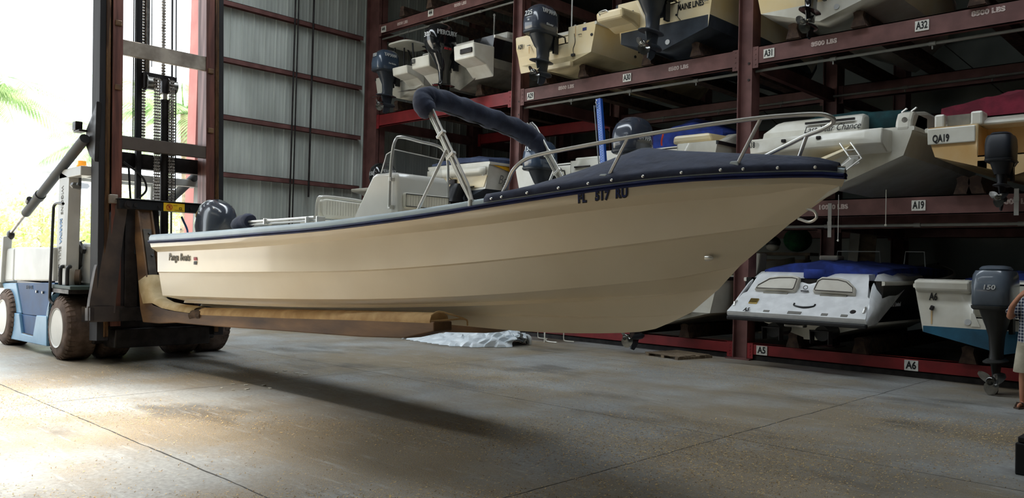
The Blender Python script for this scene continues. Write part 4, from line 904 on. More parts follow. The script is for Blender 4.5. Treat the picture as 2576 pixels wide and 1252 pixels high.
def rhull(root, L, B, zc, H, side, bottom=None, wl=None, notch=None, rise=.35, rail=None, flare=.06, bc=.9, decol=None, crown=.12):
    bottom = bottom or side
    ns = 12
    def st(t):
        b = (1-max(0, (t-.35)/.65)**2.4)*B/2*(1+.04*sin(pi*min(t/.5, 1)))
        lift = max(0, (t-.5)/.5)**2.2
        zk = (H+rise)*.72*max(0, (t-.72)/.28)**2.2
        zch = max(zc+lift*(H*.8), zk)
        zs = H+rise*t*t
        wl_ = wl if wl is not None else zc
        zw = max(zch+.001, wl_+lift*.1)
        if zw > zs-.1: zw = zch+.001
        bch = b*bc*(1-lift*.5)
        f = (zw-zch)/max(zs-zch, .01)
        return [(0, zk), (bch, zch), (lerp(bch, b, f), zw), (b-flare*.4, lerp(zw, zs, .72)), (b, zs-.02), (b, zs), (b-.03, zs+.035)]
    T = [0, .08, .2, .33, .45, .55, .64, .72, .8, .87, .93, .97, 1.0]
    S = [st(t) for t in T]
    b = MB()
    for s in (1, -1):
        for k in range(6):
            b.grid([[Vector((s*S[i][j][0], T[i]*L*(1 if i < 12 else 1), S[i][j][1])) for j in (k, k+1)] for i in range(len(T))], mi=1 if k < 2 else 0)
    # transom
    r0 = S[0]
    top = H+.035
    def panel(x0, x1, z1):
        P = []
        def zb(x):
            x = abs(x)
            return 0+zc*x/r0[1][0] if x <= r0[1][0] else lerp(zc, top, (x-r0[1][0])/max(r0[6][0]-r0[1][0], .01))
        wlz = wl if wl is not None else zc
        xs = [lerp(x0, x1, i/4) for i in range(5)]
        lo = [Vector((x, 0, zb(x))) for x in xs]
        mid = [Vector((x, 0, min(max(wlz, zb(x)), z1))) for x in xs]
        hi = [Vector((x, 0, z1)) for x in xs]
        b.grid([lo, mid], mi=1); b.grid([mid, hi], mi=0)
    w = notch[0]/2 if notch else .3
    xo = r0[6][0]
    def edge(s):   # outer wedge to the hull side
        P = [Vector((s*w, 0, top)), Vector((s*w, 0, wl or zc))]
        return P
    zn = notch[1] if notch else top
    panel(-w, w, zn)
    for s in (1, -1):
        xs = [w, lerp(w, r0[1][0], .5), r0[1][0]]
        wlz = wl if wl is not None else zc
        b.grid([[Vector((s*x, 0, zc*x/r0[1][0])) for x in xs], [Vector((s*x, 0, max(wlz, zc*x/r0[1][0]))) for x in xs]], mi=1)
        b.grid([[Vector((s*x, 0, max(wlz, zc*x/r0[1][0]))) for x in xs], [Vector((s*x, 0, top)) for x in xs]], mi=0)
        b.add([Vector((s*q[0], 0, q[1])) for q in r0[1:]]+[Vector((s*r0[1][0], 0, top))], [tuple(range(7))], 0)
    if notch:
        b.bx((-w, .0, zn-.02), (w, .5, zn)); b.bx((-w, .48, zn-.02), (w, .5, top))
        for s in (1, -1): b.bx((s*w-.005, 0, zn), (s*w+.005, .5, top))
    # deck
    y0 = .5 if notch else 0
    if notch:
        for s in (1, -1): b.grid([[Vector((s*w, 0, top)), Vector((s*xo, 0, top))], [Vector((s*w, .5, top)), Vector((s*S[1][6][0], .5, top+.01))]])
    G = []
    for i, t in enumerate(T):
        y = max(t*L, y0)
        x, z = S[i][6]
        G.append([Vector((x*k, y, z+crown*(1-k*k)*min(1, t*3+.2))) for k in (-1, -.7, -.35, 0, .35, .7, 1)])
    b.grid(G)
    h = b.build('hull', [side, bottom], root, smooth=40)
    if rail:
        q = MB()
        for s in (1, -1):
            q.loft([[Vector((s*(S[i][5][0]+dx), T[i]*L-.005, S[i][5][1]+dz)) for dx, dz in ((-.02, -.035), (.022, -.03), (.028, 0), (.022, .03), (-.02, .035))] for i in range(len(T))])
        q.build('rub_rail', rail, root)
    return h
def platform(root, x0, x1, z0, z1, d=.5, m=None, name='swim_platform', under=.22, bev=.03, inset=0):
    b = MB()
    prof = [(-d, z1), (.05, z1+.03), (.05, z0-under), (-d*.35, z0-under*.3), (-d+.03, z0)]
    return b.prism([(x0, y, z) for y, z in prof], (x1-x0, 0, 0)).build(name, m or GW, root, smooth=0, bevel=bev)
def cover(root, stations, m, name='canvas_cover', sag=.0, edge=.14, n=14, seed=0):
    """draped canvas: (y, half width, z at edge, z at ridge)"""
    rnd = random.Random(seed); G = []
    ys = [s[0] for s in stations]
    N = 24
    for i in range(N+1):
        y = lerp(ys[0], ys[-1], i/N)
        hw, ze, zr = (interp(y, ys, [s[k] for s in stations]) for k in (1, 2, 3))
        r = [Vector((-hw-.01, y, ze-edge-.03*rnd.random()))]
        for k in range(-n//2, n//2+1):
            t = k/(n/2)
            r.append(Vector((hw*t, y, ze+(zr-ze)*(1-abs(t)**1.6)+.02*sin(y*7+k*1.7+seed)*(1-t*t))))
        r.append(Vector((hw+.01, y, ze-edge-.03*rnd.random()))); G.append(r)
    b = MB().grid(G)
    b.add([p for p in G[0]], [tuple(range(len(G[0])))]).add([p for p in G[-1]], [tuple(range(len(G[-1])))])
    return b.build(name, m, root, smooth=50)
def tline(root, s, x, z, size, m=INK, xs=.7, y=-.008, name='lettering', sh=0, bold=.004, up=(0, 0, 1)):
    return text_mb(s, size, axes((x, y, z), (1, 0, 0), up), xs=xs, shear=sh, bold=bold).build(name, m, root, smooth=0)
def uhook(root, x, z, y=0, m=STEEL):
    return MB().tube([(x-.03, y, z), (x-.03, y-.04, z-.01), (x+.03, y-.04, z-.01), (x+.03, y, z)], .008, 6).build('transom_eye', m, root)
def pod(root, x, z, y=0, r=.03, m=BLACK):
    return MB().cyl((x, y, z), (x, y-.015, z), r, 12).build('drain_fitting', m, root)
def transducer(root, x, z):
    return MB().tube(cat([(x, -.005, z+.42), (x+.03, -.01, z+.25), (x-.02, -.01, z+.1), (x, -.015, z)], 4), .006, 6).box((x, -.03, z-.03), (.08, .05, .05)).build('transducer', BLACK, root)
YAM = lambda mm, y=-.42, z=.42, sz=.12, xs=.85: ('YAMAHA', y, z, sz, xs, mm, 0)

# --- upper level, first bay
r = thing('center_console_boat', 'white flats boat with black-legged poling platform, high in the far left bay', 'boat', (-16.60, 13.0, 5.82))
rhull(r, 5.2, 2.02, .22, .62, GW, notch=(.8, .45), rail=BLACK)
outboard(r, (.06, -.12, .58), .92, YGREY, MIDG, kind='round', leglen=.78, side=(YAM(DECALW), ('Four Stroke', -.36, .2, .055, .9, DECALW, 0)), rear=(('150', 0, .40, .12, 1.0, DECALW, .15),))
platform(r, .40, .98, .42, .62, .55); text_mb('Action Craft', .16, axes((1.03, 1.1, .38), (0, 1, .02), (0, 0, 1)), xs=.8, shear=.3).build('lettering', INK, r, smooth=0)
tt = part('top_frame', r)
MB().loft([sq(-.06, .36, z, w, l, 24, 4) for z, w, l in ((1.41, .40, .40), (1.43, .47, .46), (1.47, .47, .46), (1.49, .41, .40))]).build('top_canopy', GW, tt)
for s in (-1, 1):
    MB().tube(cat([(s*.45, .12, .62), (s*.42, .12, 1.0), (s*.36, .12, 1.40)], 4), .022, 8).build('top_leg', BLACK, tt)
    MB().tube(cat([(s*.45, 1.0, .62), (s*.42, .85, 1.0), (s*.36, .6, 1.36), (s*.3, .5, 1.41)], 4), .022, 8).build('top_leg', BLACK, tt)
    MB().tube([(s*.43, .12, .95), (s*.43, .88, .95)], .018, 8).build('top_brace', BLACK, tt)
MB().bx((-.45, 1.1, .6), (.45, 1.75, 1.25)).build('console', GW, r, smooth=0, bevel=.05)
MB().cyl((-.2, .3, .6), (-.2, .3, 1.75), .02, 8).build('push_pole', BLACK, r)
for s in (-.55, .55):
    MB().prism([(s-.2, -.02, .12), (s+.2, -.02, .12), (s+.2, -.3, .06), (s-.2, -.3, .06)], (0, 0, .012)).build('trim_tab', STEEL, r, smooth=0)
r = thing('sport_boat', 'black-sided boat with pale swim platforms and a domed black outboard, beside the flats boat', 'boat', (-14.2, 12.95, 5.70))
rhull(r, 7.0, 2.26, .42, 1.1, GBLK, GGREY, wl=.62, notch=(.9, .72), rail=GW)
outboard(r, (-.08, -.14, .78), 1.0, MBLACK, MBLACK, kind='dome', leglen=.85, tilt=4, side=(('MERCURY', -.42, .46, .15, .9, DECALW, -.0), ('PRO XS', -.42, .1, .07, .9, mat('decal_red', srgb(170, 50, 56), .4), .1)), rear=(('300', -.0, .42, .15, .95, DECALW, .1),), trim=False)
platform(r, -1.1, -.45, .55, .82, .62, GW, under=.3); platform(r, .42, 1.1, .52, .85, .62, GW, under=.34)
tline(r, 'A28', -1.02, .72, .16, INK, .6, y=-.63)
MB().bx((.66, -.64, .62), (1.05, -.60, .74)).build('grab_slot', DARKST, r, smooth=0, bevel=.02)
for s in (-.75, .62): MB().tube([(s-.1, -.45, .83), (s-.1, -.45, .90), (s+.1, -.45, .90), (s+.1, -.45, .83)], .014, 6).build('grab_handle', CHROME, r)
MB().prism([(-1.05, .5, 1.13), (-1.05, 5.0, 1.2), (-1.05, 5.0, 1.75), (-1.05, 2.4, 1.68), (-1.05, 1.4, 1.42), (-1.05, .5, 1.36)], (2.1, 0, 0)).build('cockpit_coaming', GW, r, smooth=0, bevel=.08)
MB().cyl((-.1, 1.2, 1.3), (-.1, 1.2, 2.1), .02, 8).ball((-.1, 1.2, 2.12), .035, 8).build('stern_light', DECALW, r)

# --- upper level, second bay
r = thing('walkaround_boat', 'cream boat with yellowed stern and rust streaks under a tall grey outboard', 'boat', (-11.18, 12.9, 5.71))
rhull(r, 6.5, 2.15, .25, .83, GCREAM, mat('cream_bottom', srgb(206, 190, 150), .6, c2=srgb(176, 160, 124), scale=2), notch=(.72, .55), rail=GW)
outboard(r, (.03, -.10, .66), 1.0, MOTORG, MIDG, kind='round', leglen=.66, side=(YAM(DECALW), ('Saltwater', -.40, .16, .06, .9, DECALW, .1)), rear=(('225', 0, .36, .14, 1.0, DECALW, .12), ('V6', 0, .22, .05, 1.0, DECALW, .1)))
platform(r, -1.05, -.40, .58, .86, .14, GCREAM, under=.5); MB().bx((-.36, -.1, .02), (.5, .02, .12)).build('keel_pad', GCREAM, r, smooth=0, bevel=.02)
tline(r, 'A29', -.88, .62, .14, INK, .6, y=-.15)
uhook(r, -.62, .62, -.14); uhook(r, .68, .66); transducer(r, .52, .28); pod(r, .98, .60)
RSTAIN = mat('rust_streak', srgb(206, 166, 110), .6, c2=srgb(214, 186, 140), scale=12, stretch=(6, 6, .6))
for x, z, h in ((-.62, .60, .16), (.55, .85, .22)): MB().bx((x-.012, -.146 if x < 0 else -.006, z-h), (x+.012, -.14 if x < 0 else -.002, z)).build('rust_streak', RSTAIN, r, smooth=0)
MB().bx((.74, -.008, .72), (.84, -.002, .78)).build('badge', mat('navy_badge', srgb(40, 48, 110), .4), r, smooth=0)
for x in (.46, .72): MB().box((x, .1, .90), (.06, .05, .04)).build('deck_cleat', CHROME, r, smooth=0, bevel=.01)
MB().prism([(-.98, .6, .86), (-.98, 4.5, .98), (-.98, 4.2, 1.42), (-.98, 2.4, 1.5), (-.98, 1.9, 1.2), (-.98, .6, 1.04)], (1.96, 0, 0)).build('cabin', GW, r, smooth=0, bevel=.12)
MB().cyl((.15, .35, .86), (.15, .35, 1.72), .016, 8).tube([(.15+.03*cos(a), .35, 1.76+.03*sin(a)) for a in [2*pi*k/10 for k in range(10)]], .01, 6, closed=True).build('stern_light', DECALW, r)
for z in (.55, .42): MB().cyl((1.055, 1.0+z, z), (1.075, 1.0+z, z), .03, 10).build('drain_fitting', BLACK, r)
r = thing('fishing_boat', 'cream boat with dark bottom paint and MAINE LINES across its stern', 'boat', (-8.5, 12.9, 5.70))
rhull(r, 7.0, 2.15, .28, 1.05, GCREAM, GNAVY, wl=.50, notch=(.75, .86), rail=GNAVY)
outboard(r, (.08, -.12, .86), 1.05, MOTORG, MIDG, kind='round', leglen=.72, side=(YAM(DECALW),))
tline(r, 'MAINE LINES', .60, .74, .155, INK, .62)
uhook(r, .93, .76); pod(r, .3, .62, 0, .02); pod(r, .12, .14, 0, .05, DECALW)
platform(r, -1.15, -.52, .62, .80, .6, GCREAM, under=.12, bev=.05); tline(r, 'A30', -.72, .85, .12, INK, .6, y=-.02)
MB().tube(cat([(-1.05, -.58, .72), (-1.05, -.62, .78), (-.9, -.62, .80), (-.85, -.58, .76)], 4), .012, 6).build('grab_handle', CHROME, r)
MB().tube(cat([(.34, -.012, 1.0), (.36, -.02, .8), (.33, -.02, .6), (.40, -.02, .5)], 4), .007, 6).build('cable', BLACK, r)
# --- upper level, third bay
r = thing('runabout', 'pale cream hull with a small black outboard above the right-hand girder', 'boat', (-5.5, 12.95, 5.70))
rhull(r, 6.0, 2.3, .32, .9, GCREAM, GW, notch=(.8, .5), rail=GW)
outboard(r, (.02, -.1, .60), .9, MBLACK, MBLACK, kind='square', leglen=.72, rear=(('HIGH OUTPUT', 0, -.02, .05, .9, MATS['decal_red'], .1),))
transducer(r, .55, .36); pod(r, .28, .18, 0, .045, DECALW)
r = thing('runabout', 'grey-bottomed boat with dark stripes over the right end of the upper girder', 'boat', (-2.7, 13.3, 5.78))
rhull(r, 6.5, 2.25, .35, .9, GW, GGREY, wl=.4, rail=GNAVY)
for k in (-.8, -.35, .35, .8): MB().bar((k, .1, .05+.36*abs(k)/1.1), (k, 5.0, .12+.36*abs(k)/1.1), .14, .03).build('bottom_stripe', GNAVY, r, smooth=0)
# --- middle level, first bay
r = thing('bay_boat', 'white boat with a black outboard in the lower left corner of the rack', 'boat', (-16.62, 13.0, 2.98))
rhull(r, 6.0, 2.05, .25, .62, GW, notch=(.8, .4), rail=BLACK)
outboard(r, (.1, -.1, .44), .92, MBLACK, MBLACK, kind='dome', leglen=.7, side=(('MERCURY', -.42, .46, .12, .9, DECALW, 0),), rear=(('150', 0, .38, .14, 1, DECALW, .1),), trim=False)
platform(r, -1.3, -.5, .42, .5, .5, under=.14)
r = thing('deck_boat', 'white boat with a yellow flash on its side and slate-blue cover', 'boat', (-13.98, 12.75, 2.98))
h = rhull(r, 6.4, 2.08, .30, .88, GW, GNAVY, wl=.28, rail=GW)
cover(r, ((.05, .98, .98, 1.06), (.6, 1.02, 1.0, 1.16), (1.2, 1.03, 1.02, 1.2), (3.5, 1.0, 1.05, 1.25), (6.0, .4, 1.2, 1.25)), SLATEC, seed=2, edge=.1)
MB().prism([(-1.0, -.02, .60), (1.0, -.02, .60), (.9, -.02, .34), (-.9, -.02, .34)], (0, .04, 0)).build('transom_recess', GCREAM, h, smooth=0)
MB().grid([[Vector((x, -.06-.06*(1-(x/1.0)**2), z)) for x in (-1.0, -.8, -.5, 0, .5, .8, 1.0)] for z in (.62, .72, .8)]).build('transom_lip', GW, r, solid=.04)
MB().prism([(1.055, .12, .84), (1.055, 2.0, .86), (1.055, 2.4, .40)], (.012, 0, 0)).build('yellow_flash', GYEL, r, smooth=0)
text_mb('Bgic', .3, axes((1.06, .5, .52), (0, 1, 0), (0, 0, 1)), xs=.9, shear=.35).build('lettering', GREYI, r, smooth=0)
sd = part('stern_drive', r)
MB().loft([sq(.25, cy, z, hw, hl, 16, 3) for z, cy, hl, hw in ((.42, -.2, .16, .14), (.3, -.24, .2, .15), (.1, -.3, .2, .12), (0, -.3, .26, .14), (-.02, -.3, .15, .05), (-.2, -.28, .14, .04))]).build('drive_leg', BLACK, sd)
MB().lathe([(.001, -.3), (.05, -.28), (.07, 0), (.06, .16), (.001, .2)], Matrix.Translation((.25, -.3, -.16)) @ Matrix.Rotation(radians(90), 4, 'X'), 14).build('drive_bullet', BLACK, sd)
MB().box((-.1, -.05, .5), (.2, .08, .12)).build('step_fitting', DARKST, r, smooth=0, bevel=.02)
MB().tube([(-.3, -.05, .66), (-.1, -.06, .52)], .01, 6).build('ladder_strut', BLACK, r)
MB().box((.45, -.12, .34), (.3, .2, .03), Matrix.Rotation(.25, 3, 'X')).build('trim_tab', BLACK, r, smooth=0)
pod(r, .86, .62, 0, .03, DECALW)
# --- middle level, second bay
r = thing('bay_boat', 'white boat behind the skiff cover with a blue-grey outboard marked 150', 'boat', (-11.08, 12.9, 2.98))
rhull(r, 6.2, 2.35, .27, .74, GW, notch=(.8, .5), rail=BLACK)
outboard(r, (.0, -.1, .56), 1.0, mat('sky_reflect_cowl', srgb(70, 86, 108), .2, coat=.9), MIDG, kind='round', leglen=.7, rear=(('150', .0, .40, .14, 1, DECALW, .12),), side=(('YAMAHA', -.42, .30, .1, .85, DECALW, 0),))
MB().prism([(.35, .2, .77), (1.1, .2, .77), (1.1, 1.2, .77), (.35, 1.2, .77)], (0, 0, .10)).build('aft_seat', GW, r, smooth=0, bevel=.03)
MB().prism([(.3, 1.5, .75), (.3, 3.4, .75), (.3, 3.1, 1.0), (.3, 2.2, 1.02)], (.85, 0, 0)).build('console', GW, r, smooth=0, bevel=.06)
MB().tube([(.52, -.02, .64), (.92, -.02, .64)], .018, 8).build('grab_handle', DARKST, r)
# tall blue perforated post
t = thing('perforated_post', 'tall bright blue perforated steel post standing between two stored boats', 'post', (-9.36, 12.2, 2.79))
P0, P1 = Vector((.16, 0, -.2)), Vector((-.10, 0, 2.0))
b = MB().bar(P0, P1, .10, .012, up=(0, -1, 0)).bar(P0+Vector((.05, .03, 0)), P1+Vector((.05, .03, 0)), .012, .07, up=(0, -1, 0)).bar(P0+Vector((-.05, .03, 0)), P1+Vector((-.05, .03, 0)), .012, .07, up=(0, -1, 0))
HOLE = mat('post_hole', srgb(176, 206, 236), .5)
for i in range(44):
    for j in (-.02, .015):
        c = P0.lerp(P1, (i+.5+(.5 if j > 0 else 0))/46)+Vector((j, -.0075, 0)); b.box(c, (.016, .003, .022), mi=1)
b.build('channel', [mat('post_blue', srgb(34, 92, 190), .35, coat=.3), HOLE], t, smooth=0)
MB().cyl(P0+Vector((-.09, 0, 0)), P1+Vector((-.09, 0, -.12)), .012, 8).build('post_rod', GALV, t)
MB().tube([P1+Vector((-.02+.015*sin(k*2.1), -.03, -.02-k*.025)) for k in range(8)], .009, 6).build('post_chain', STEEL, t)
r = thing('cuddy_boat', 'white boat under a royal blue canvas with a big rounded grey outboard', 'boat', (-8.55, 12.9, 3.0))
rhull(r, 6.6, 2.5, .32, .86, GW, GNAVY, wl=.3, notch=(.85, .6), rail=BLACK)
outboard(r, (-.18, -.12, .70), 1.1, MOTORG, MIDG, kind='round', leglen=.75, side=(('YAMAHA', -.40, .24, .11, .8, DECALW, 0),))
MB().loft([[(.28, y, .9), (1.12, y, .9), (1.05, y, z), (.3, y, z)] for y, z in ((.05, 1.06), (.9, 1.10), (1.4, 1.15))]).build('aft_bench', GCREAM, r, smooth=0, bevel=.05)
MB().loft([[(.75, y, .86), (1.22, y, .86), (1.16, y, z), (.95, y, z)] for y, z in ((.25, .92), (.9, 1.14), (2.2, 1.2), (4, 1.1))]).build('coaming', GW, r, smooth=0, bevel=.05)
MB().prism([(1.17, 1.6, 1.02), (1.17, 1.8, 1.02), (1.17, 1.8, 1.07), (1.17, 1.6, 1.07)], (.02, 0, 0)).build('speaker_slot', BLACK, r, smooth=0)
text_mb('M', .12, axes((1.2, 2.05, 1.05), (0, 1, 0), (0, 0, 1))).build('lettering', INK, r, smooth=0)
cover(r, ((.9, .9, 1.18, 1.42), (1.4, .95, 1.25, 1.62), (2.4, .95, 1.2, 1.4), (4.5, .8, 1.15, 1.3)), BLUEC, seed=5, edge=.35)
MB().grid([[Vector((x, .82, z)) for x in (.3, .6, .9)] for z in (.80, 1.0, 1.25)]).build('canvas_flap', BLUEC, r, solid=.01)
fl2 = MB().tube(cat([(.05, .1, 1.18), (.07, .05, 1.08), (.05, .04, .98), (.06, .04, .9)], 3), .016, 6)
fl2.build('red_lanyard', mat('lanyard_red', srgb(220, 70, 40), .6), r)
# --- middle level, third bay
r = thing('cruiser', 'white boat with script lettering on a wide moulded stern and dark green canvas', 'boat', (-5.25, 12.85, 2.92))
rhull(r, 7.2, 2.48, .46, .86, GW, GW, rail=GW, crown=.05)
b = MB()
for x0, x1, z1 in ((-1.18, .48, 1.20), (.98, 1.22, 1.16)):
    prof = [(-.02, .84), (.02, 1.0), (.10, z1-.04), (.22, z1), (.8, z1), (.8, .84)]
    b.loft([[Vector((lerp(x, .15, .06 if q[1] > 1.0 and x < 0 else 0)+(.16 if x == -1.18 and q[1] > 1.0 else 0), q[0], q[1])) for q in prof] for x in (x0, x1)])
b.build('transom_moulding', GW, r, smooth=0, bevel=.05)
MB().prism([(.98, .05, .86), (.98, .7, .86), (.98, 2.4, 1.0), (.98, 2.4, 1.22), (.98, .8, 1.24), (.98, .3, 1.16)], (.24, 0, 0)).build('quarter_coaming', GW, r, smooth=0, bevel=.06)
MB().loft([[Vector((x, y, z)) for y, z in ((-.5+.1*abs(x)**3, .60), (-.52+.1*abs(x)**3, .70), (-.42, .84), (.05, .86), (.05, .52), (-.2, .50))] for x in (-1.22, -1.12, -.8, 0, .7, .95)]).build('swim_platform', GW, r, smooth=35, bevel=.02)
tline(r, 'Last Year Chance', .02, .98, .15, INK, .85, y=-.012, sh=.4, bold=0)
tline(r, '~~~', .0, .88, .1, INK, 1.6, y=-.0, sh=.4, bold=0)
tline(r, 'A18', -1.14, .74, .13, INK, .6, y=-.44)
MB().bx((-.42, -.005, 1.08), (.38, .03, 1.115)).build('vent_slot', DARKST, r, smooth=0)
for x in (-.55, .02): MB().box((x, -.50, .76), (.07, .05, .05)).build('cleat', DARKST, r, smooth=0, bevel=.01)
cover(r, ((.5, 1.05, 1.22, 1.3), (1.4, 1.1, 1.3, 1.42), (3.0, 1.0, 1.3, 1.46), (5.0, .7, 1.3, 1.36)), GREENC, seed=8, edge=.12)
MB().grid([[Vector((x, .35, z)) for x in (.46, .72, 1.0)] for z in (.84, 1.05, 1.22)]).build('canvas_flap', GREENC, r, solid=.01)
for x in (1.06, 1.2): MB().bar((x-.04, .2, 1.15), (x+.04, .18, 1.2), .03, .02).build('rod_holder', CHROME, r, smooth=0)
pod(r, 1.12, 1.0, .02, .04, STEEL)
MB().prism([(-.35, -.3, .30), (.5, -.62, .52), (.56, -.62, .58), (-.3, -.3, .38)], (0, .28, 0)).build('trim_tab', GCREAM, r, smooth=0, bevel=.012)
lad = MB()
for dx in (0, .16): lad.tube([(.42+dx, -.66, .62), (.60+dx, -.70, .36), (.36+dx, -.72, .18)], .014, 6)
lad.tube([(.50, -.68, .50), (.66, -.68, .50)], .012, 6).tube([(.56, -.70, .40), (.74, -.7, .40)], .012, 6)
lad.build('boarding_ladder', CHROME, r)
MB().prism([(.1, -.45, .10), (.72, -.68, .30), (.70, -.68, .40), (.58, -.66, .42)], (0, .02, 0)).build('ladder_tread', mat('frosted_plastic', srgb(214, 214, 208), .3, alpha=.75), r, smooth=0)
r = thing('cruiser', 'yellow-stained white boat with maroon canvas at the right end of the middle level', 'boat', (-2.66, 12.85, 3.0))
rhull(r, 7.0, 2.3, .32, .72, GAGED, GAGED, notch=(.95, .30), rail=GW)
MB().prism([(-1.13, 0, .5), (-.50, 0, .5), (-.50, 0, .74), (-1.14, 0, .74)], (0, -.03, 0)).build('stern_quarter', GW, r, smooth=0, bevel=.02)
tline(r, 'QA19', -.95, .58, .15, INK, .6, y=-.035)
MB().loft([[(-1.08, y, .74), (1.08, y, .74), (1.02, y, z), (-1.02, y, z)] for y, z in ((.1, .80), (.4, .92), (2.5, 1.05), (4.5, 1.0))]).build('coaming', GW, r, smooth=0, bevel=.05)
for x0, x1 in ((-1.06, -.92), (-.58, -.42)): MB().bx((x0, .02, .74), (x1, .3, .95)).build('stern_post', GW, r, smooth=0, bevel=.03)
MB().bx((-.9, .1, .74), (-.6, .14, .93)).build('gate', GGREY, r, smooth=0)
cover(r, ((.3, 1.04, 1.08, 1.2), (.9, 1.04, 1.14, 1.36), (2.4, 1.04, 1.2, 1.45), (5.0, .8, 1.2, 1.4)), REDC, seed=11, edge=.16)
outboard(r, (-.05, -.3, .12), .68, mat('faded_black', srgb(40, 44, 52), .5), mat('faded_black_leg', srgb(34, 36, 42), .5), kind='square', leglen=.55)
# --- ground level
r = thing('runabout', 'white hull with registration letters half hidden behind the skiff bow, on the ground level', 'boat', (-8.55, 12.9, .50))
rhull(r, 6.0, 2.6, .30, .92, GW, GGREY, notch=(.9, .6), rail=BLACK)
outboard(r, (-.12, -.12, .66), 1.0, MOTORG, MIDG, kind='round', leglen=.72)
tline(r, 'FL 5104 SJ', .96, .62, .10, INK, .8, sh=.1)
text_mb('FL 5104 SJ', .14, axes((1.32, .9, .62), (0, 1, 0), (0, 0, 1)), xs=.8).build('lettering', INK, r, smooth=0)
MB().loft([[(x, y, 1.0) for x, y in ((.95, 1.5), (1.3, 1.5), (1.3, 1.9), (.95, 1.9))], [(x, y, 1.42) for x, y in ((1.1, 1.6), (1.32, 1.6), (1.32, 1.9), (1.1, 1.9))]]).build('helm_seat', GW, r, smooth=0, bevel=.04)
MB().bx((.4, .3, .95), (1.1, 1.4, 1.15)).build('seat_box', GW, r, smooth=0, bevel=.04)
transducer(r, .75, .35)
MB().tube(cat([(.55, -.01, .6), (.7, -.03, .45), (.78, -.03, .6), (.70, -.02, .74)], 4), .012, 6).build('hose_loop', BLACK, r)
# jet boat with two moulded stern seats
r = thing('jet_boat', 'white jet boat with two padded stern seats and blue canvas, ground level beside the post', 'boat', (-5.58, 12.95, .48))
rhull(r, 6.8, 2.3, .30, .95, GBLK, GW, wl=.34, rail=GW, crown=.05, flare=.0)
S1 = [(-1.16, .31), (1.16, .31), (1.10, .42), (.98, .72), (-.98, .72), (-1.13, .42)]
b = MB()
rows_ = []
for x in (-1, -.8, -.4, 0, .4, .8, 1):
    rows_.append([Vector((x*hw, y, z)) for hw, y, z in ((1.10, -.60, .30), (1.14, -.64, .36), (1.13, -.66, .42), (1.05, -.30, .70), (1.04, -.27, .72), (1.0, -.22, .74), (.93, .02, 1.02-.10*max(0, 1-(x/.22)**2)), (.88, .14, 1.08-.16*max(0, 1-(x/.25)**2)), (.95, .5, 1.10))])
b.grid(rows_)
for s in (0, -1): b.add([p for p in rows_[s]]+[Vector((rows_[s][0].x*.9, .5, .30))], [tuple(range(len(rows_[s])+1))])
b.add([r_[0] for r_ in rows_]+[Vector((1.0, .5, .30)), Vector((-1.0, .5, .30))], [tuple(range(9))])
b.build('stern_moulding', mat('jet_white', srgb(236, 238, 240), .15, coat=.8), r, smooth=35)
MB().bar((-1.14, -.62, .31), (1.14, -.62, .31), .09, .07).build('bumper', BLACK, r, smooth=0, bevel=.02)
for s in (1, -1):
    MB().grid([[Vector((s*x, y, z)) for x, y, z in L_] for L_ in (((1.12, -.62, .30), (1.175, -.3, .36), (1.185, .3, .62), (1.17, 1.0, .90), (1.15, 2.0, 1.0)), ((1.125, -.64, .40), (1.13, -.28, .60), (1.11, .2, .88), (1.10, 1.0, 1.05), (1.10, 2.0, 1.08)), ((1.06, -.30, .72), (1.02, -.1, .90), (.97, .25, 1.08), (.98, 1.0, 1.14), (1.0, 2.0, 1.14)))]).build('quarter_panel', MATS['jet_white'], r, smooth=60, solid=.02)
SEATB = mat('beige_vinyl', srgb(202, 198, 186), .5, c2=srgb(186, 180, 168), scale=3)
PIPB = mat('brown_piping', srgb(70, 62, 56), .6)
for s in (-1, 1):
    if s < 0: pl = [(-.86, .0), (-.84, .08), (-.66, .26), (-.48, .30), (-.24, .31), (-.14, .28), (-.14, .04), (-.16, 0)]
    else: pl = [(.14, .02), (.16, .24), (.22, .30), (.5, .29), (.66, .24), (.80, .10), (.82, -.02), (.16, 0)]
    def sp(x, v, d=0): return Vector((x, -.20+v*.62-d*.75, .755+v*.80+d*.6))
    se = MB().loft([[sp(x, v, -.02) for x, v in pl], [sp(x, v, .05) for x, v in pl], [sp(lerp(x, s*.48, .06), lerp(v, .15, .08), .075) for x, v in pl]])
    so = se.build('stern_seat', SEATB, r, smooth=30, bevel=.012)
    MB().tube([sp(lerp(x, s*.45, .10), lerp(v*.86, .12, .12), .082) for x, v in pl], .007, 6, closed=True).build('piping', PIPB, so)
    MB().box((s*.48, -.23, .735), (.42, .05, .03)).build('seat_bracket', GGREY, so, smooth=0)
tline(r, 'A5', -.78, .46, .12, INK, .7, y=-.655, up=(0, .78, .62))
tline(r, 'YAMAHA', .0, .79, .03, INK, 1.1, y=-.205, up=(0, .6, .8))
MB().tube([(.035*cos(a), -.175+.02*sin(a), .85+.03*sin(a)) for a in [2*pi*k/14 for k in range(14)]], .006, 6, closed=True).build('badge', INK, r)
def onlip(x, v): return Vector((x, lerp(-.655, -.30, v)-.01, lerp(.42, .70, v)))
MB().box(onlip(-.76, .62), (.15, .03, .13), Matrix.Rotation(-.9, 3, 'X')).build('brass_latch', mat('brass', srgb(206, 178, 110), .25, 1.0), r, smooth=0, bevel=.01)
MB().tube(cat([onlip(-.06, .62), onlip(-.04, .50), onlip(.12, .44)+Vector((0, -.02, 0)), onlip(.26, .50), onlip(.28, .62)], 4), .014, 8).build('grab_handle', BLACK, r)
q = MB()
for x, w, h in ((-.45, .10, .04), (.02, .22, .06), (.50, .10, .05), (.80, .10, .05)): q.box(onlip(x, .12), (w, .008, h), Matrix.Rotation(-.9, 3, 'X'))
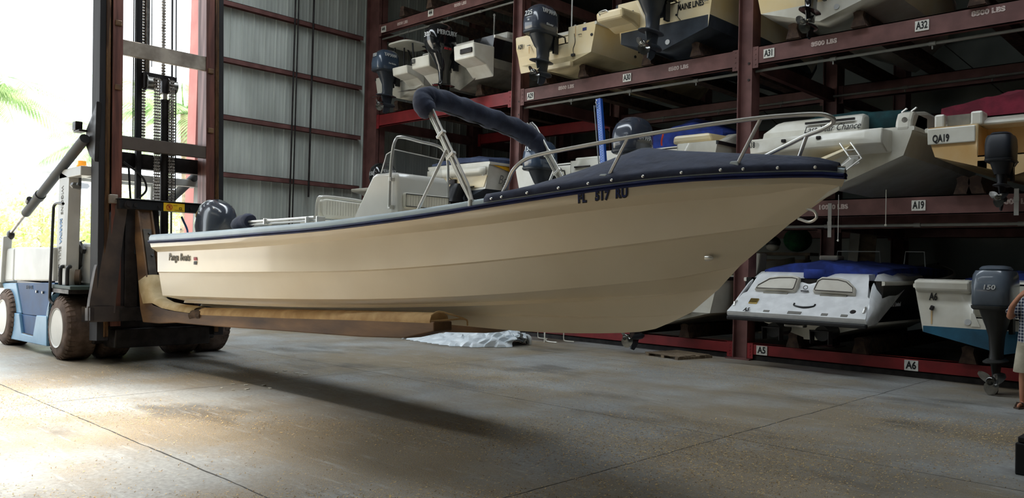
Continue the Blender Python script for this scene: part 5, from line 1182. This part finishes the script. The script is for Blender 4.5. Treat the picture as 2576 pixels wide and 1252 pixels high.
q.build('decals', GREYI, r, smooth=0)
MB().lathe([(.001, .012), (.03, .012), (.045, 0), (.045, -.01)], Matrix.Translation(onlip(.9, .35)) @ Matrix.Rotation(radians(38), 4, 'X'), 14).build('shower_port', DARKST, r)
for s in (-1, 1): MB().tube([onlip(s*1.06, .3), onlip(s*1.07, .45)+Vector((0, -.02, .02)), onlip(s*1.06, .6)], .016, 8).build('pop_up_cleat', CHROME, r)
MB().bx((-.16, -.60, .22), (.16, -.45, .27)).build('step', STEEL, r, smooth=0, bevel=.015)
for x in (-.42, .38):
    j = part('jet_nozzle', r)
    MB().cyl((x, .0, .16), (x, -.42, .14), .12, 18).build('nozzle_housing', BLACK, j)
    MB().bx((x-.15, -.52, .17), (x+.15, -.40, .19)).bx((x-.15, -.52, -.02), (x-.135, -.36, .19)).bx((x+.135, -.52, -.02), (x+.15, -.36, .19)).build('reverse_bucket', DARKST, j, smooth=0, bevel=.012)
MB().prism([(-.14, -.05, .30), (.20, -.05, .30), (.15, -.05, .0), (-.07, -.05, .0)], (0, .1, 0)).bx((-.02, -.056, .14), (.12, -.05, .22)).build('transom_pad', GW, r, smooth=0)
cover(r, ((.32, .95, 1.12, 1.26), (.8, 1.02, 1.18, 1.30), (2.0, 1.04, 1.22, 1.32), (4.2, .9, 1.2, 1.28)), BLUEC, seed=4, edge=.12)
MB().grid([[Vector((x, .16, z)) for x in (-.18, 0, .18)] for z in (.93, 1.05, 1.15)]).build('canvas_flap', BLUEC, r, solid=.01)
MB().box((-.3, 1.6, 1.36), (.35, .3, .09)).build('headrest', SEATB, r, smooth=0, bevel=.03)
for x0, x1 in ((-.45, .35), (.75, 1.1)):
    MB().tube([(x0, 2.2, 1.28), (x0+.02, 2.2, 1.5), (x1-.02, 2.2, 1.5), (x1, 2.2, 1.24)], .012, 6).build('windscreen_frame', GALV, r)
text_mb('242 Limited', .1, axes((1.16, .55, .62), (0, 1, 0), (0, 0, 1)), xs=.9, shear=.2).build('lettering', DECALW, r, smooth=0)
r = thing('center_console_boat', 'white boat with teal bottom paint and a grey outboard near the right edge', 'boat', (-2.78, 12.9, .50))
rhull(r, 6.5, 2.35, .24, .92, GW, GTEAL, wl=.33, notch=(.78, .50), rail=GW)
outboard(r, (0, -.1, .66), 1.0, mat('satin_grey_cowl', srgb(92, 102, 114), .3, coat=.6), mat('dark_leg', srgb(44, 44, 42), .5), kind='square', leglen=.86, rear=(('150', 0, .28, .085, 1.2, DECALW, .12),))
platform(r, -1.16, -.42, .86, 1.0, .12, GW, under=.06, bev=.03)
tline(r, 'A6', -.92, .76, .15, INK, .62)
MB().box((-.93, -.03, .60), (.05, .05, .07), Matrix.Rotation(.4, 3, 'Y')).build('drain_spout', DARKST, r, smooth=0, bevel=.01)
MB().bx((-.95, -.006, .36), (-.93, -.002, .56)).build('rust_streak', RSTAIN, r, smooth=0)
pod(r, -.46, .42, 0, .045, DECALW)
MB().prism([(-.42, -.01, .36), (-.30, -.01, .36), (-.38, -.01, .55), (-.42, -.01, .55)], (0, .03, 0)).build('bracket_step', GW, r, smooth=0)
cover(r, ((.9, .75, 1.0, 1.14), (1.6, .9, 1.04, 1.18), (3.5, .9, 1.04, 1.2)), BLUEC, seed=6, edge=.1)
MB().bx((.1, 1.5, 1.2), (.95, 1.9, 1.27)).build('cushion', GCREAM, r, smooth=0, bevel=.02)
# ---------------------------------------------------------------- things on and around the floor
def crumple(x, y):
    return (abs(sin(5.1*x+2.3*y))+abs(sin(9.7*y-4.1*x+1))*.6+abs(sin(17*x+11*y))*.3+abs(sin(27*x-19*y+2))*.18)/2.08
PLASTIC = mat('clear_plastic_sheet', srgb(232, 238, 242), .3, c2=srgb(214, 222, 228), scale=5, trans=.1, spec=.6)
ps = MB(); G = []
out = [(-13.25, 10.62, .02), (-12.9, 10.45, .06), (-12.2, 10.36, .12), (-11.4, 10.33, .20), (-10.95, 10.6, .26), (-10.62, 11.2, .24)]
back = [(-13.2, 10.85, .03), (-12.9, 11.3, .10), (-12.3, 11.9, .22), (-11.7, 12.2, .34), (-11.2, 12.1, .36), (-10.7, 11.8, .25)]
N, Mv = 90, 40
for i in range(N+1):
    t = i/N*5; k = min(int(t), 4); f = t-k
    a = Vector(out[k]).lerp(Vector(out[k+1]), f); b_ = Vector(back[k]).lerp(Vector(back[k+1]), f); r_ = []
    for j in range(Mv+1):
        v = j/Mv; p = a.lerp(b_, v)
        env = sin(pi*min(1, v*1.15))**.6 if v < .87 else sin(pi*.5*(1-v)/.13)*.9+.0
        r_.append(Vector((p.x+.05*sin(31*v+7*t), p.y+.04*sin(23*t+5*v), .008+p.z*max(0, env)*(.35+.75*crumple(p.x*1.3, p.y*1.3)))))
    G.append(r_)
tag(ps.grid(G).build('plastic_sheet', PLASTIC, smooth=25), 'crumpled clear plastic sheeting heaped on the floor under the skiff', 'plastic sheet')
t = thing('folding_table', 'folding table with white tube legs standing behind the skiff keel', 'table', (-11.2, 12.72, 0))
MB().bx((-.62, -.3, .72), (.62, .36, .76)).build('tabletop', GW, t, smooth=0, bevel=.01)
for x in (-.36, .36):
    MB().tube(cat([(x-.16, -.18, .72), (x-.14, -.18, .2), (x-.10, -.18, .05), (x-.02, -.18, .02), (x+.2, -.18, .02)], 5), .012, 8).build('leg', GW, t)
    MB().tube(cat([(x+.02, .25, .72), (x+.02, .25, .1), (x+.05, .25, .03), (x+.1, .25, .02), (x+.3, .25, .02)], 5), .012, 8).build('leg', GW, t)
    MB().tube([(x-.06, -.22, .72), (x-.10, -.22, .0)], .012, 8).build('leg', GW, t)
t = thing('pallet', 'flat broken wooden pallet lying on the floor before the rack post', 'pallet', (-7.85, 12.62, 0), rot=(0, 0, radians(-12)))
for k in range(5): MB().bx((-.42+.02*(k % 2), -.40+k*.17, .045), (.42-.03*(k % 3), -.27+k*.17, .062)).build('plank', WOOD, t, smooth=0)
for x in (-.38, 0, .34): MB().bx((x, -.42, .0), (x+.07, .45, .045)).build('runner', WOOD, t, smooth=0)
t = thing('storage_case', 'black hard case at the right edge of the frame on the near floor', 'case', (-1.32, 7.72, 0))
MB().bx((-.225, -.16, 0), (.3, .2, .255)).build('body', BLACK, t, smooth=0, bevel=.01)
MB().bx((-.21, -.15, .26), (.29, .19, .305)).build('lid', BLACK, t, smooth=0, bevel=.01)
t = thing('work_bench', 'rough wooden shelf standing against the rack behind the jet boat', 'shelf', (-8.95, 19.35, 0))
MB().bx((-.72, -.28, 1.97), (.72, .22, 2.04)).build('shelf_board', WOOD, t, smooth=0)
for x in (-.62, .56):
    MB().bx((x, -.2, 0), (x+.08, -.12, 1.97)).build('leg', WOOD, t, smooth=0)
MB().bx((-.7, -.22, 1.77), (.7, -.17, 1.87)).build('rail', WOOD, t, smooth=0)
tag(MB().ball((-8.66, 19.32, 2.36), .33, 18, sc=(1.05, .9, .92)).build('green_bag', mat('green_tarp', srgb(26, 92, 50), .8, c2=srgb(18, 62, 36), scale=6, bump=.6, bscale=12)), 'round dark green bundle sitting on the wooden shelf', 'bundle')
tag(MB().ball((-9.3, 19.3, 2.185), .12, 12, sc=(1.5, 1, .9)).ball((-9.3, 19.32, 2.30), .17, 12, sc=(1.2, .8, .9), mi=1).build('rolled_cloth', [GW, BLACK]), 'black and white rolled cloth beside the green bundle on the shelf', 'cloth')
for x, y, w, m, lab in ((-7.72, 20.55, .24, GW, 'pale narrow board leaning against the back posts'), (-7.42, 20.6, .42, WOOD, 'wide brown board leaning beside the pale one at the back')):
    tag(MB().prism([(x-w/2-.06, y-.35, 0), (x+w/2-.06, y-.35, 0), (x+w/2, y, 2.68), (x-w/2, y, 2.68)], (0, .02, 0)).build('leaning_board', m, smooth=0), lab, 'board')
for x, z0, z1, lab in ((-5.22, 2.12, 2.85, 'thin pull cord hanging from the girder by the skiff bow'), (-4.48, 2.36, 2.9, 'short pull cord hanging in front of the A19 girder')):
    o = MB().cyl((x, 13.16, z0), (x, 13.16, z1), .006, 6).ball((x, 13.16, z0-.015), .02, 8).build('pull_cord', GW); tag(o, lab, 'cord')
STRAPM = mat('webbing', srgb(172, 170, 164), .8)
for x, z0, z1, lab in ((-5.38, 2.16, 2.72, 'grey webbing strap hanging over the girder right of the skiff bow'), (-2.72, 2.46, 2.84, 'grey webbing strap hanging over the girder at the far right')):
    tag(MB().bx((x-.03, 13.20, z0), (x+.03, 13.206, z1)).bx((x-.034, 13.19, z0+.2), (x+.034, 13.21, z0+.26)).build('webbing_strap', STRAPM, smooth=0), lab, 'strap')

# fine litter blown over the concrete: one mass nobody could count
rnd = random.Random(21); lb = MB()
def litter_density(x, y):
    d = .5+.5*sin(x*.9+1.3*sin(y*.7))*cos(y*1.1+.8*sin(x*.5))
    return d
cnt = 0
V, F = [], []
while cnt < 60000:
    u = rnd.random()
    dep = 2.6+12*u**1.25; lat = rnd.uniform(-.66, .68)*dep
    p = Vector((_R.x, _R.y))*lat+Vector((_f.x, _f.y))*dep
    if p.y > 12.1 or p.x < -17.5 or (p.x < -12.2 and 3.8 < p.y < 6.8) or (p.x > -1.7 and 7.4 < p.y < 8.0) or (p.x > -2.8 and 10.9 < p.y): continue
    if rnd.random() > max(.04, (litter_density(p.x, p.y)-.3)*1.7)*(1 if dep < 9 else .45): continue
    L_, W_ = rnd.uniform(.003, .011), rnd.uniform(.0015, .0035); a = rnd.uniform(0, pi); c, s = cos(a), sin(a)
    z = .0015+rnd.random()*.003; k = len(V); lift = rnd.random()*.006
    for dx, dy, dz in ((-L_, -W_, 0), (L_, -W_, lift), (L_, W_, lift*1.3), (-L_, W_, .001)):
        V.append((p.x+dx*c-dy*s, p.y+dx*s+dy*c, z+dz))
    F.append((k, k+1, k+2, k+3)); cnt += 1
lit = lb.add(V, F).build('litter', mat('dry_litter', srgb(206, 178, 126), .85, c2=srgb(104, 84, 58), scale=30, lo=.42, hi=.58), smooth=0)
lit['kind'] = 'stuff'
# pale wood chips lying in the shadow under the fork
for k, (px_, py_) in enumerate(((-9.35, 5.05), (-9.2, 5.2), (-9.05, 4.9), (-9.5, 4.95), (-9.1, 4.75), (-9.3, 4.7), (-8.95, 5.15), (-10.1, 5.9), (-9.9, 6.1), (-9.75, 6.15), (-10.2, 6.1), (-9.65, 6.0))):
    rz = rnd.uniform(0, pi); M = Matrix.Translation((px_, py_, .006)) @ Matrix.Rotation(rz, 4, 'Z')
    o = MB().box((0, 0, 0), (rnd.uniform(.03, .09), rnd.uniform(.015, .035), .006)).xf(M).build('paint_flake', GW, smooth=0)
    tag(o, 'white paint flake on the dark concrete beneath the skiff', 'flake', 'white flakes on the floor under the skiff')

# ---------------------------------------------------------------- person at the right edge
pe = thing('person', 'person in plaid shirt and khaki shorts raising a phone at the right edge', 'person', (-2.13, 11.45, 0), rot=(0, 0, radians(8)))
pe.scale = (.95, .95, .95)
J = {}; VV = []; EE = []; RR = []
def jt(n, p, r, par=None):
    J[n] = len(VV); VV.append(p); RR.append(r if isinstance(r, tuple) else (r, r))
    if par is not None: EE.append((J[par], J[n]))
jt('pelvis', (0, 0, .92), (.15, .11)); jt('waist', (0, 0, 1.05), (.14, .105), 'pelvis'); jt('chest', (0, .01, 1.22), (.16, .115), 'waist'); jt('collar', (0, .01, 1.37), (.11, .08), 'chest')
jt('neck', (0, 0, 1.44), (.055, .055), 'collar'); jt('jaw', (0, -.025, 1.51), (.065, .075), 'neck'); jt('brow', (0, -.02, 1.59), (.074, .09), 'jaw'); jt('crown', (0, .0, 1.66), (.06, .07), 'brow')
for s, n in ((-1, 'r'), (1, 'l')):
    jt('hip'+n, (s*.095, 0, .86), (.088, .095), 'pelvis'); jt('knee'+n, (s*.13, -.01, .48), (.055, .058), 'hip'+n); jt('calf'+n, (s*.135, .015, .34), (.052, .056), 'knee'+n); jt('ankle'+n, (s*.14, .02, .085), (.034, .038), 'calf'+n)
    jt('heel'+n, (s*.14, .015, .045), (.034, .034), 'ankle'+n); jt('ball'+n, (s*.17, -.11, .035), (.042, .024), 'heel'+n); jt('toe'+n, (s*.18, -.175, .03), (.036, .018), 'ball'+n)
    jt('shoulder'+n, (s*.17, .01, 1.34), (.062, .062), 'collar'); jt('elbow'+n, (s*.29, -.12, 1.14), (.043, .043), 'shoulder'+n)
    jt('fore'+n, (s*.25, -.25, 1.30), (.036, .036), 'elbow'+n); jt('wrist'+n, (s*.17, -.33, 1.425), (.024, .03), 'fore'+n)
    jt('palm'+n, (s*.125, -.35, 1.475), (.018, .036), 'wrist'+n)
    for k in range(4):
        b0 = (s*(.105-.004*k), -.375, 1.515-.021*k); jt(f'k{k}'+n, b0, .0095, 'palm'+n)
        jt(f'm{k}'+n, (s*(.075-.003*k), -.405, 1.517-.021*k), .0088, f'k{k}'+n); jt(f't{k}'+n, (s*(.05+.004*k), -.40, 1.515-.021*k), .0075, f'm{k}'+n)
    jt('th1'+n, (s*.12, -.325, 1.50), .011, 'palm'+n); jt('th2'+n, (s*.09, -.325, 1.53), .0095, 'th1'+n); jt('th3'+n, (s*.065, -.34, 1.54), .008, 'th2'+n)
me = bpy.data.meshes.new('body'); me.from_pydata(VV, EE, [])
bo = bpy.data.objects.new('body', me); COL.objects.link(bo); bo.parent = pe
SKIN = mat('skin', srgb(198, 140, 110), .5, c2=srgb(180, 120, 92), scale=5); me.materials.append(SKIN)
sk = bo.modifiers.new('skin', 'SKIN'); sk.use_smooth_shade = True
for i, r_ in enumerate(RR): me.skin_vertices[0].data[i].radius = r_; me.skin_vertices[0].data[i].use_root = (i == 0)
q = bo.modifiers.new('sub', 'SUBSURF'); q.levels = 1; q.render_levels = 2
f = MB()   # nose, ears, eyes
f.ball((0, -.115, 1.555), .014, 8, sc=(.9, 1.2, 1.5))
for s in (-1, 1): f.ball((s*.082, 0, 1.565), .022, 8, sc=(.4, .8, 1.3))
f.build('nose_and_ears', SKIN, pe, smooth=60)
for s in (-1, 1): MB().ball((s*.03, -.098, 1.59), .011, 8).build('eye', mat('eye_dark', srgb(40, 34, 30), .2), pe)
MB().tube([(-.022, -.100, 1.515), (0, -.105, 1.513), (.022, -.1, 1.515)], .005, 6).build('mouth', mat('lips', srgb(160, 92, 80), .5), pe)
MB().ball((0, .018, 1.635), .094, 14, sc=(.95, 1.05, .72)).build('hair', mat('grey_hair', srgb(120, 112, 104), .8, bump=.5), pe, smooth=60)
def plaid():
    m = mat('plaid_shirt', srgb(60, 70, 92), .9); nt = m.node_tree; L = nt.links; b = nt.nodes['Principled BSDF']
    tc = nt.nodes.new('ShaderNodeTexCoord'); sx = nt.nodes.new('ShaderNodeSeparateXYZ'); L.new(tc.outputs['Object'], sx.inputs[0])
    def band(o, per, w):
        a = nt.nodes.new('ShaderNodeMath'); a.operation = 'MULTIPLY'; a.inputs[1].default_value = 1/per; L.new(o, a.inputs[0])
        c = nt.nodes.new('ShaderNodeMath'); c.operation = 'FRACT'; L.new(a.outputs[0], c.inputs[0])
        d = nt.nodes.new('ShaderNodeMath'); d.operation = 'LESS_THAN'; d.inputs[1].default_value = w; L.new(c.outputs[0], d.inputs[0]); return d.outputs[0]
    ad = nt.nodes.new('ShaderNodeMath'); ad.operation = 'ADD'; L.new(band(sx.outputs[0], .034, .35), ad.inputs[0]); L.new(band(sx.outputs[2], .04, .35), ad.inputs[1])
    r = nt.nodes.new('ShaderNodeValToRGB'); e = r.color_ramp.elements; e[0].color = (*srgb(38, 48, 72), 1); e[1].color = (*srgb(196, 196, 198), 1); e[1].position = .9
    hf = nt.nodes.new('ShaderNodeMath'); hf.operation = 'MULTIPLY'; hf.inputs[1].default_value = .5; L.new(ad.outputs[0], hf.inputs[0]); L.new(hf.outputs[0], r.inputs[0])
    L.new(r.outputs[0], b.inputs['Base Color']); return m
shirt = MB().loft([sq(0, 0, z, hx, hy, 20, 2.6) for z, hx, hy in ((.84, .205, .155), (.92, .20, .15), (1.05, .185, .145), (1.2, .20, .155), (1.3, .205, .14), (1.38, .15, .11), (1.42, .085, .085))], cap0=False, cap1=False)
for s in (-1, 1): shirt.tube([(s*.13, .01, 1.335), (s*.19, -.02, 1.31), (s*.245, -.07, 1.22), (s*.262, -.088, 1.19)], [.085, .09, .082, .084], 12)
shirt.build('plaid_shirt', plaid(), pe, smooth=60)
so_ = MB().loft([sq(0, 0, z, hx, hy, 20, 2.6) for z, hx, hy in ((.95, .19, .145), (.88, .20, .15), (.80, .205, .15))], cap0=False, cap1=False)
for s in (-1, 1): so_.loft([sq(s*x, 0, z, hx, .125, 16, 2.6) for x, z, hx in ((.10, .85, .105), (.115, .65, .115), (.13, .46, .12), (.13, .455, .11))], cap0=False, cap1=False)
so_.build('khaki_shorts', mat('khaki', srgb(196, 188, 168), .9, c2=srgb(170, 162, 142), scale=6, bump=.3, bscale=10), pe, smooth=60)
for s in (-1, 1):
    sd_ = MB().prism([(s*.14-.05, .06, .0), (s*.14+.05, .06, .0), (s*.18+.052, -.15, .0), (s*.19+.02, -.205, .0), (s*.18-.05, -.15, .0)], (0, 0, .02))
    sd_.tube([(s*.165-.05, -.08, .02), (s*.165-.03, -.08, .07), (s*.165+.03, -.08, .07), (s*.165+.05, -.08, .02)], .012, 6)
    sd_.build('sandal', mat('sandal_brown', srgb(70, 54, 44), .7), pe, smooth=0)
t = thing('phone', 'dark phone held up in both hands by the person at the right edge', 'phone', (-2.078, 11.084, 1.416), rot=(0, 0, radians(8)))
MB().bx((-.078, -.005, -.038), (.078, .004, .038)).build('phone_body', BLACK, t, smooth=0, bevel=.004)
MB().cyl((-.055, -.0055, .022), (-.055, -.0075, .022), .007, 10).build('lens', GLASS, t)

# ---------------------------------------------------------------- trees in the yard
def leafmat(n, c, c2):
    m = mat(n, c, .6, c2=c2, scale=1.5, lo=.35, hi=.65); b = m.node_tree.nodes['Principled BSDF']
    nt = m.node_tree; tr = nt.nodes.new('ShaderNodeBsdfTranslucent'); mx = nt.nodes.new('ShaderNodeMixShader'); mx.inputs[0].default_value = .45
    src = b.inputs['Base Color'].links[0].from_socket; nt.links.new(src, tr.inputs[0])
    o = nt.nodes['Material Output']; nt.links.new(b.outputs[0], mx.inputs[1]); nt.links.new(tr.outputs[0], mx.inputs[2]); nt.links.new(mx.outputs[0], o.inputs[0]); return m
LEAF = leafmat('tree_leaf', srgb(222, 228, 168), srgb(166, 182, 116)); PALM = leafmat('palm_leaf', srgb(196, 214, 172), srgb(122, 152, 108))  # leaf greens paled, the outdoor glare put into the colour
BARK = mat('bark', srgb(170, 156, 136), .9, c2=srgb(130, 116, 98), scale=6)
def leafy(loc, h, r, n, label, seed):
    rnd = random.Random(seed)
    t = thing('leafy_tree', label, 'tree', loc)
    MB().tube([(0, 0, 0), (.1, .05, h*.4), (0, .1, h*.7)], [.2, .15, .08], 8).build('trunk', BARK, t)
    V, F = [], []
    blobs = [Vector((rnd.uniform(-.6, .6)*r, rnd.uniform(-.9, .9)*r, h*.55+rnd.uniform(-.35, .4)*h*.75)) for _ in range(16)]
    for k in range(n):
        b = rnd.choice(blobs); d = Vector((rnd.gauss(0, 1), rnd.gauss(0, 1), rnd.gauss(0, .8))).normalized()*r*.5*rnd.random()**.4
        p = b+d; u = Vector((rnd.gauss(0, 1), rnd.gauss(0, 1), rnd.gauss(0, 1))).normalized(); w = u.orthogonal().normalized(); s = rnd.uniform(.07, .16)
        i = len(V); V += [p-u*s, p+w*s*.5, p+u*s, p-w*s*.5]; F.append((i, i+1, i+2, i+3))
    MB().add(V, F).build('foliage', LEAF, t, smooth=0)
for k, (x, y, h, r) in enumerate(((-38, 9.0, 4.4, 1.5), (-47, 13.4, 5.8, 2.0), (-38, 14.0, 4.2, 1.4), (-47, 19.6, 6.0, 2.2), (-38, 19.5, 4.8, 1.8), (-47, 27, 6.0, 2.3))):
    leafy((x, y, -.02), h, r, 2600, ('pale leafy tree at the left edge beyond the forklift hood', 'second leafy tree from the left, above the forklift hood', 'leafy tree seen between the guard post and the mast', 'leafy tree seen through the left gap of the mast', 'leafy tree seen through the right gap of the mast', 'leafy tree by the red door jamb')[k], 40+k)
fm = None
def frond_mesh():
    b = MB(); P = [Vector((t*2.9, 0, .95*t-1.75*t*t)) for t in [i/20 for i in range(21)]]
    b.tube(P, [.03*(1-i/22) for i in range(21)], 5)
    for i in range(2, 21):
        T = (P[i]-P[i-1]).normalized(); ln = .75*sin(pi*min(1, (i/20)*.85+.12))+.12
        for s in (-1, 1):
            for e in (0, .5):
                o = P[i].lerp(P[i-1], e); d = (T*.55+Vector((0, s*.8, -.42-.1*e))).normalized()
                w = T*.035; tip = o+d*ln+Vector((0, 0, -.18*ln)); md = o+d*ln*.5
                b.add([o-w, o+w, md+w*.9, tip, md-w*.9], [(0, 1, 2, 3, 4)])
    return b
def palm(loc, h, n, label, seed):
    global fm
    rnd = random.Random(seed); t = thing('palm_tree', label, 'tree', loc, 'palms beyond the big door')
    MB().tube([(0, 0, 0), (.15, .1, h*.5), (0, 0, h)], [.17, .13, .12], 10).build('trunk', BARK, t)
    for k in range(n):
        if fm is None: o = frond_mesh().build('frond', PALM, t, smooth=0); fm = o
        else: o = fm.copy(); COL.objects.link(o); o.parent = t
        o.location = (0, 0, h); o.rotation_euler = Euler((rnd.uniform(-.2, .2), rnd.uniform(-.75, .35), 2*pi*k/n+rnd.uniform(-.2, .2)))
palm((-30, 6.9, -.02), 6.9, 15, 'palm at the left edge high above the forklift hood', 3)
palm((-35.5, 12.6, -.02), 6.3, 14, 'palm whose fronds droop left of the mast by the junction box', 5)
palm((-27, 12.0, -.02), 6.4, 15, 'palm seen through the mast beside the lift chains', 8)
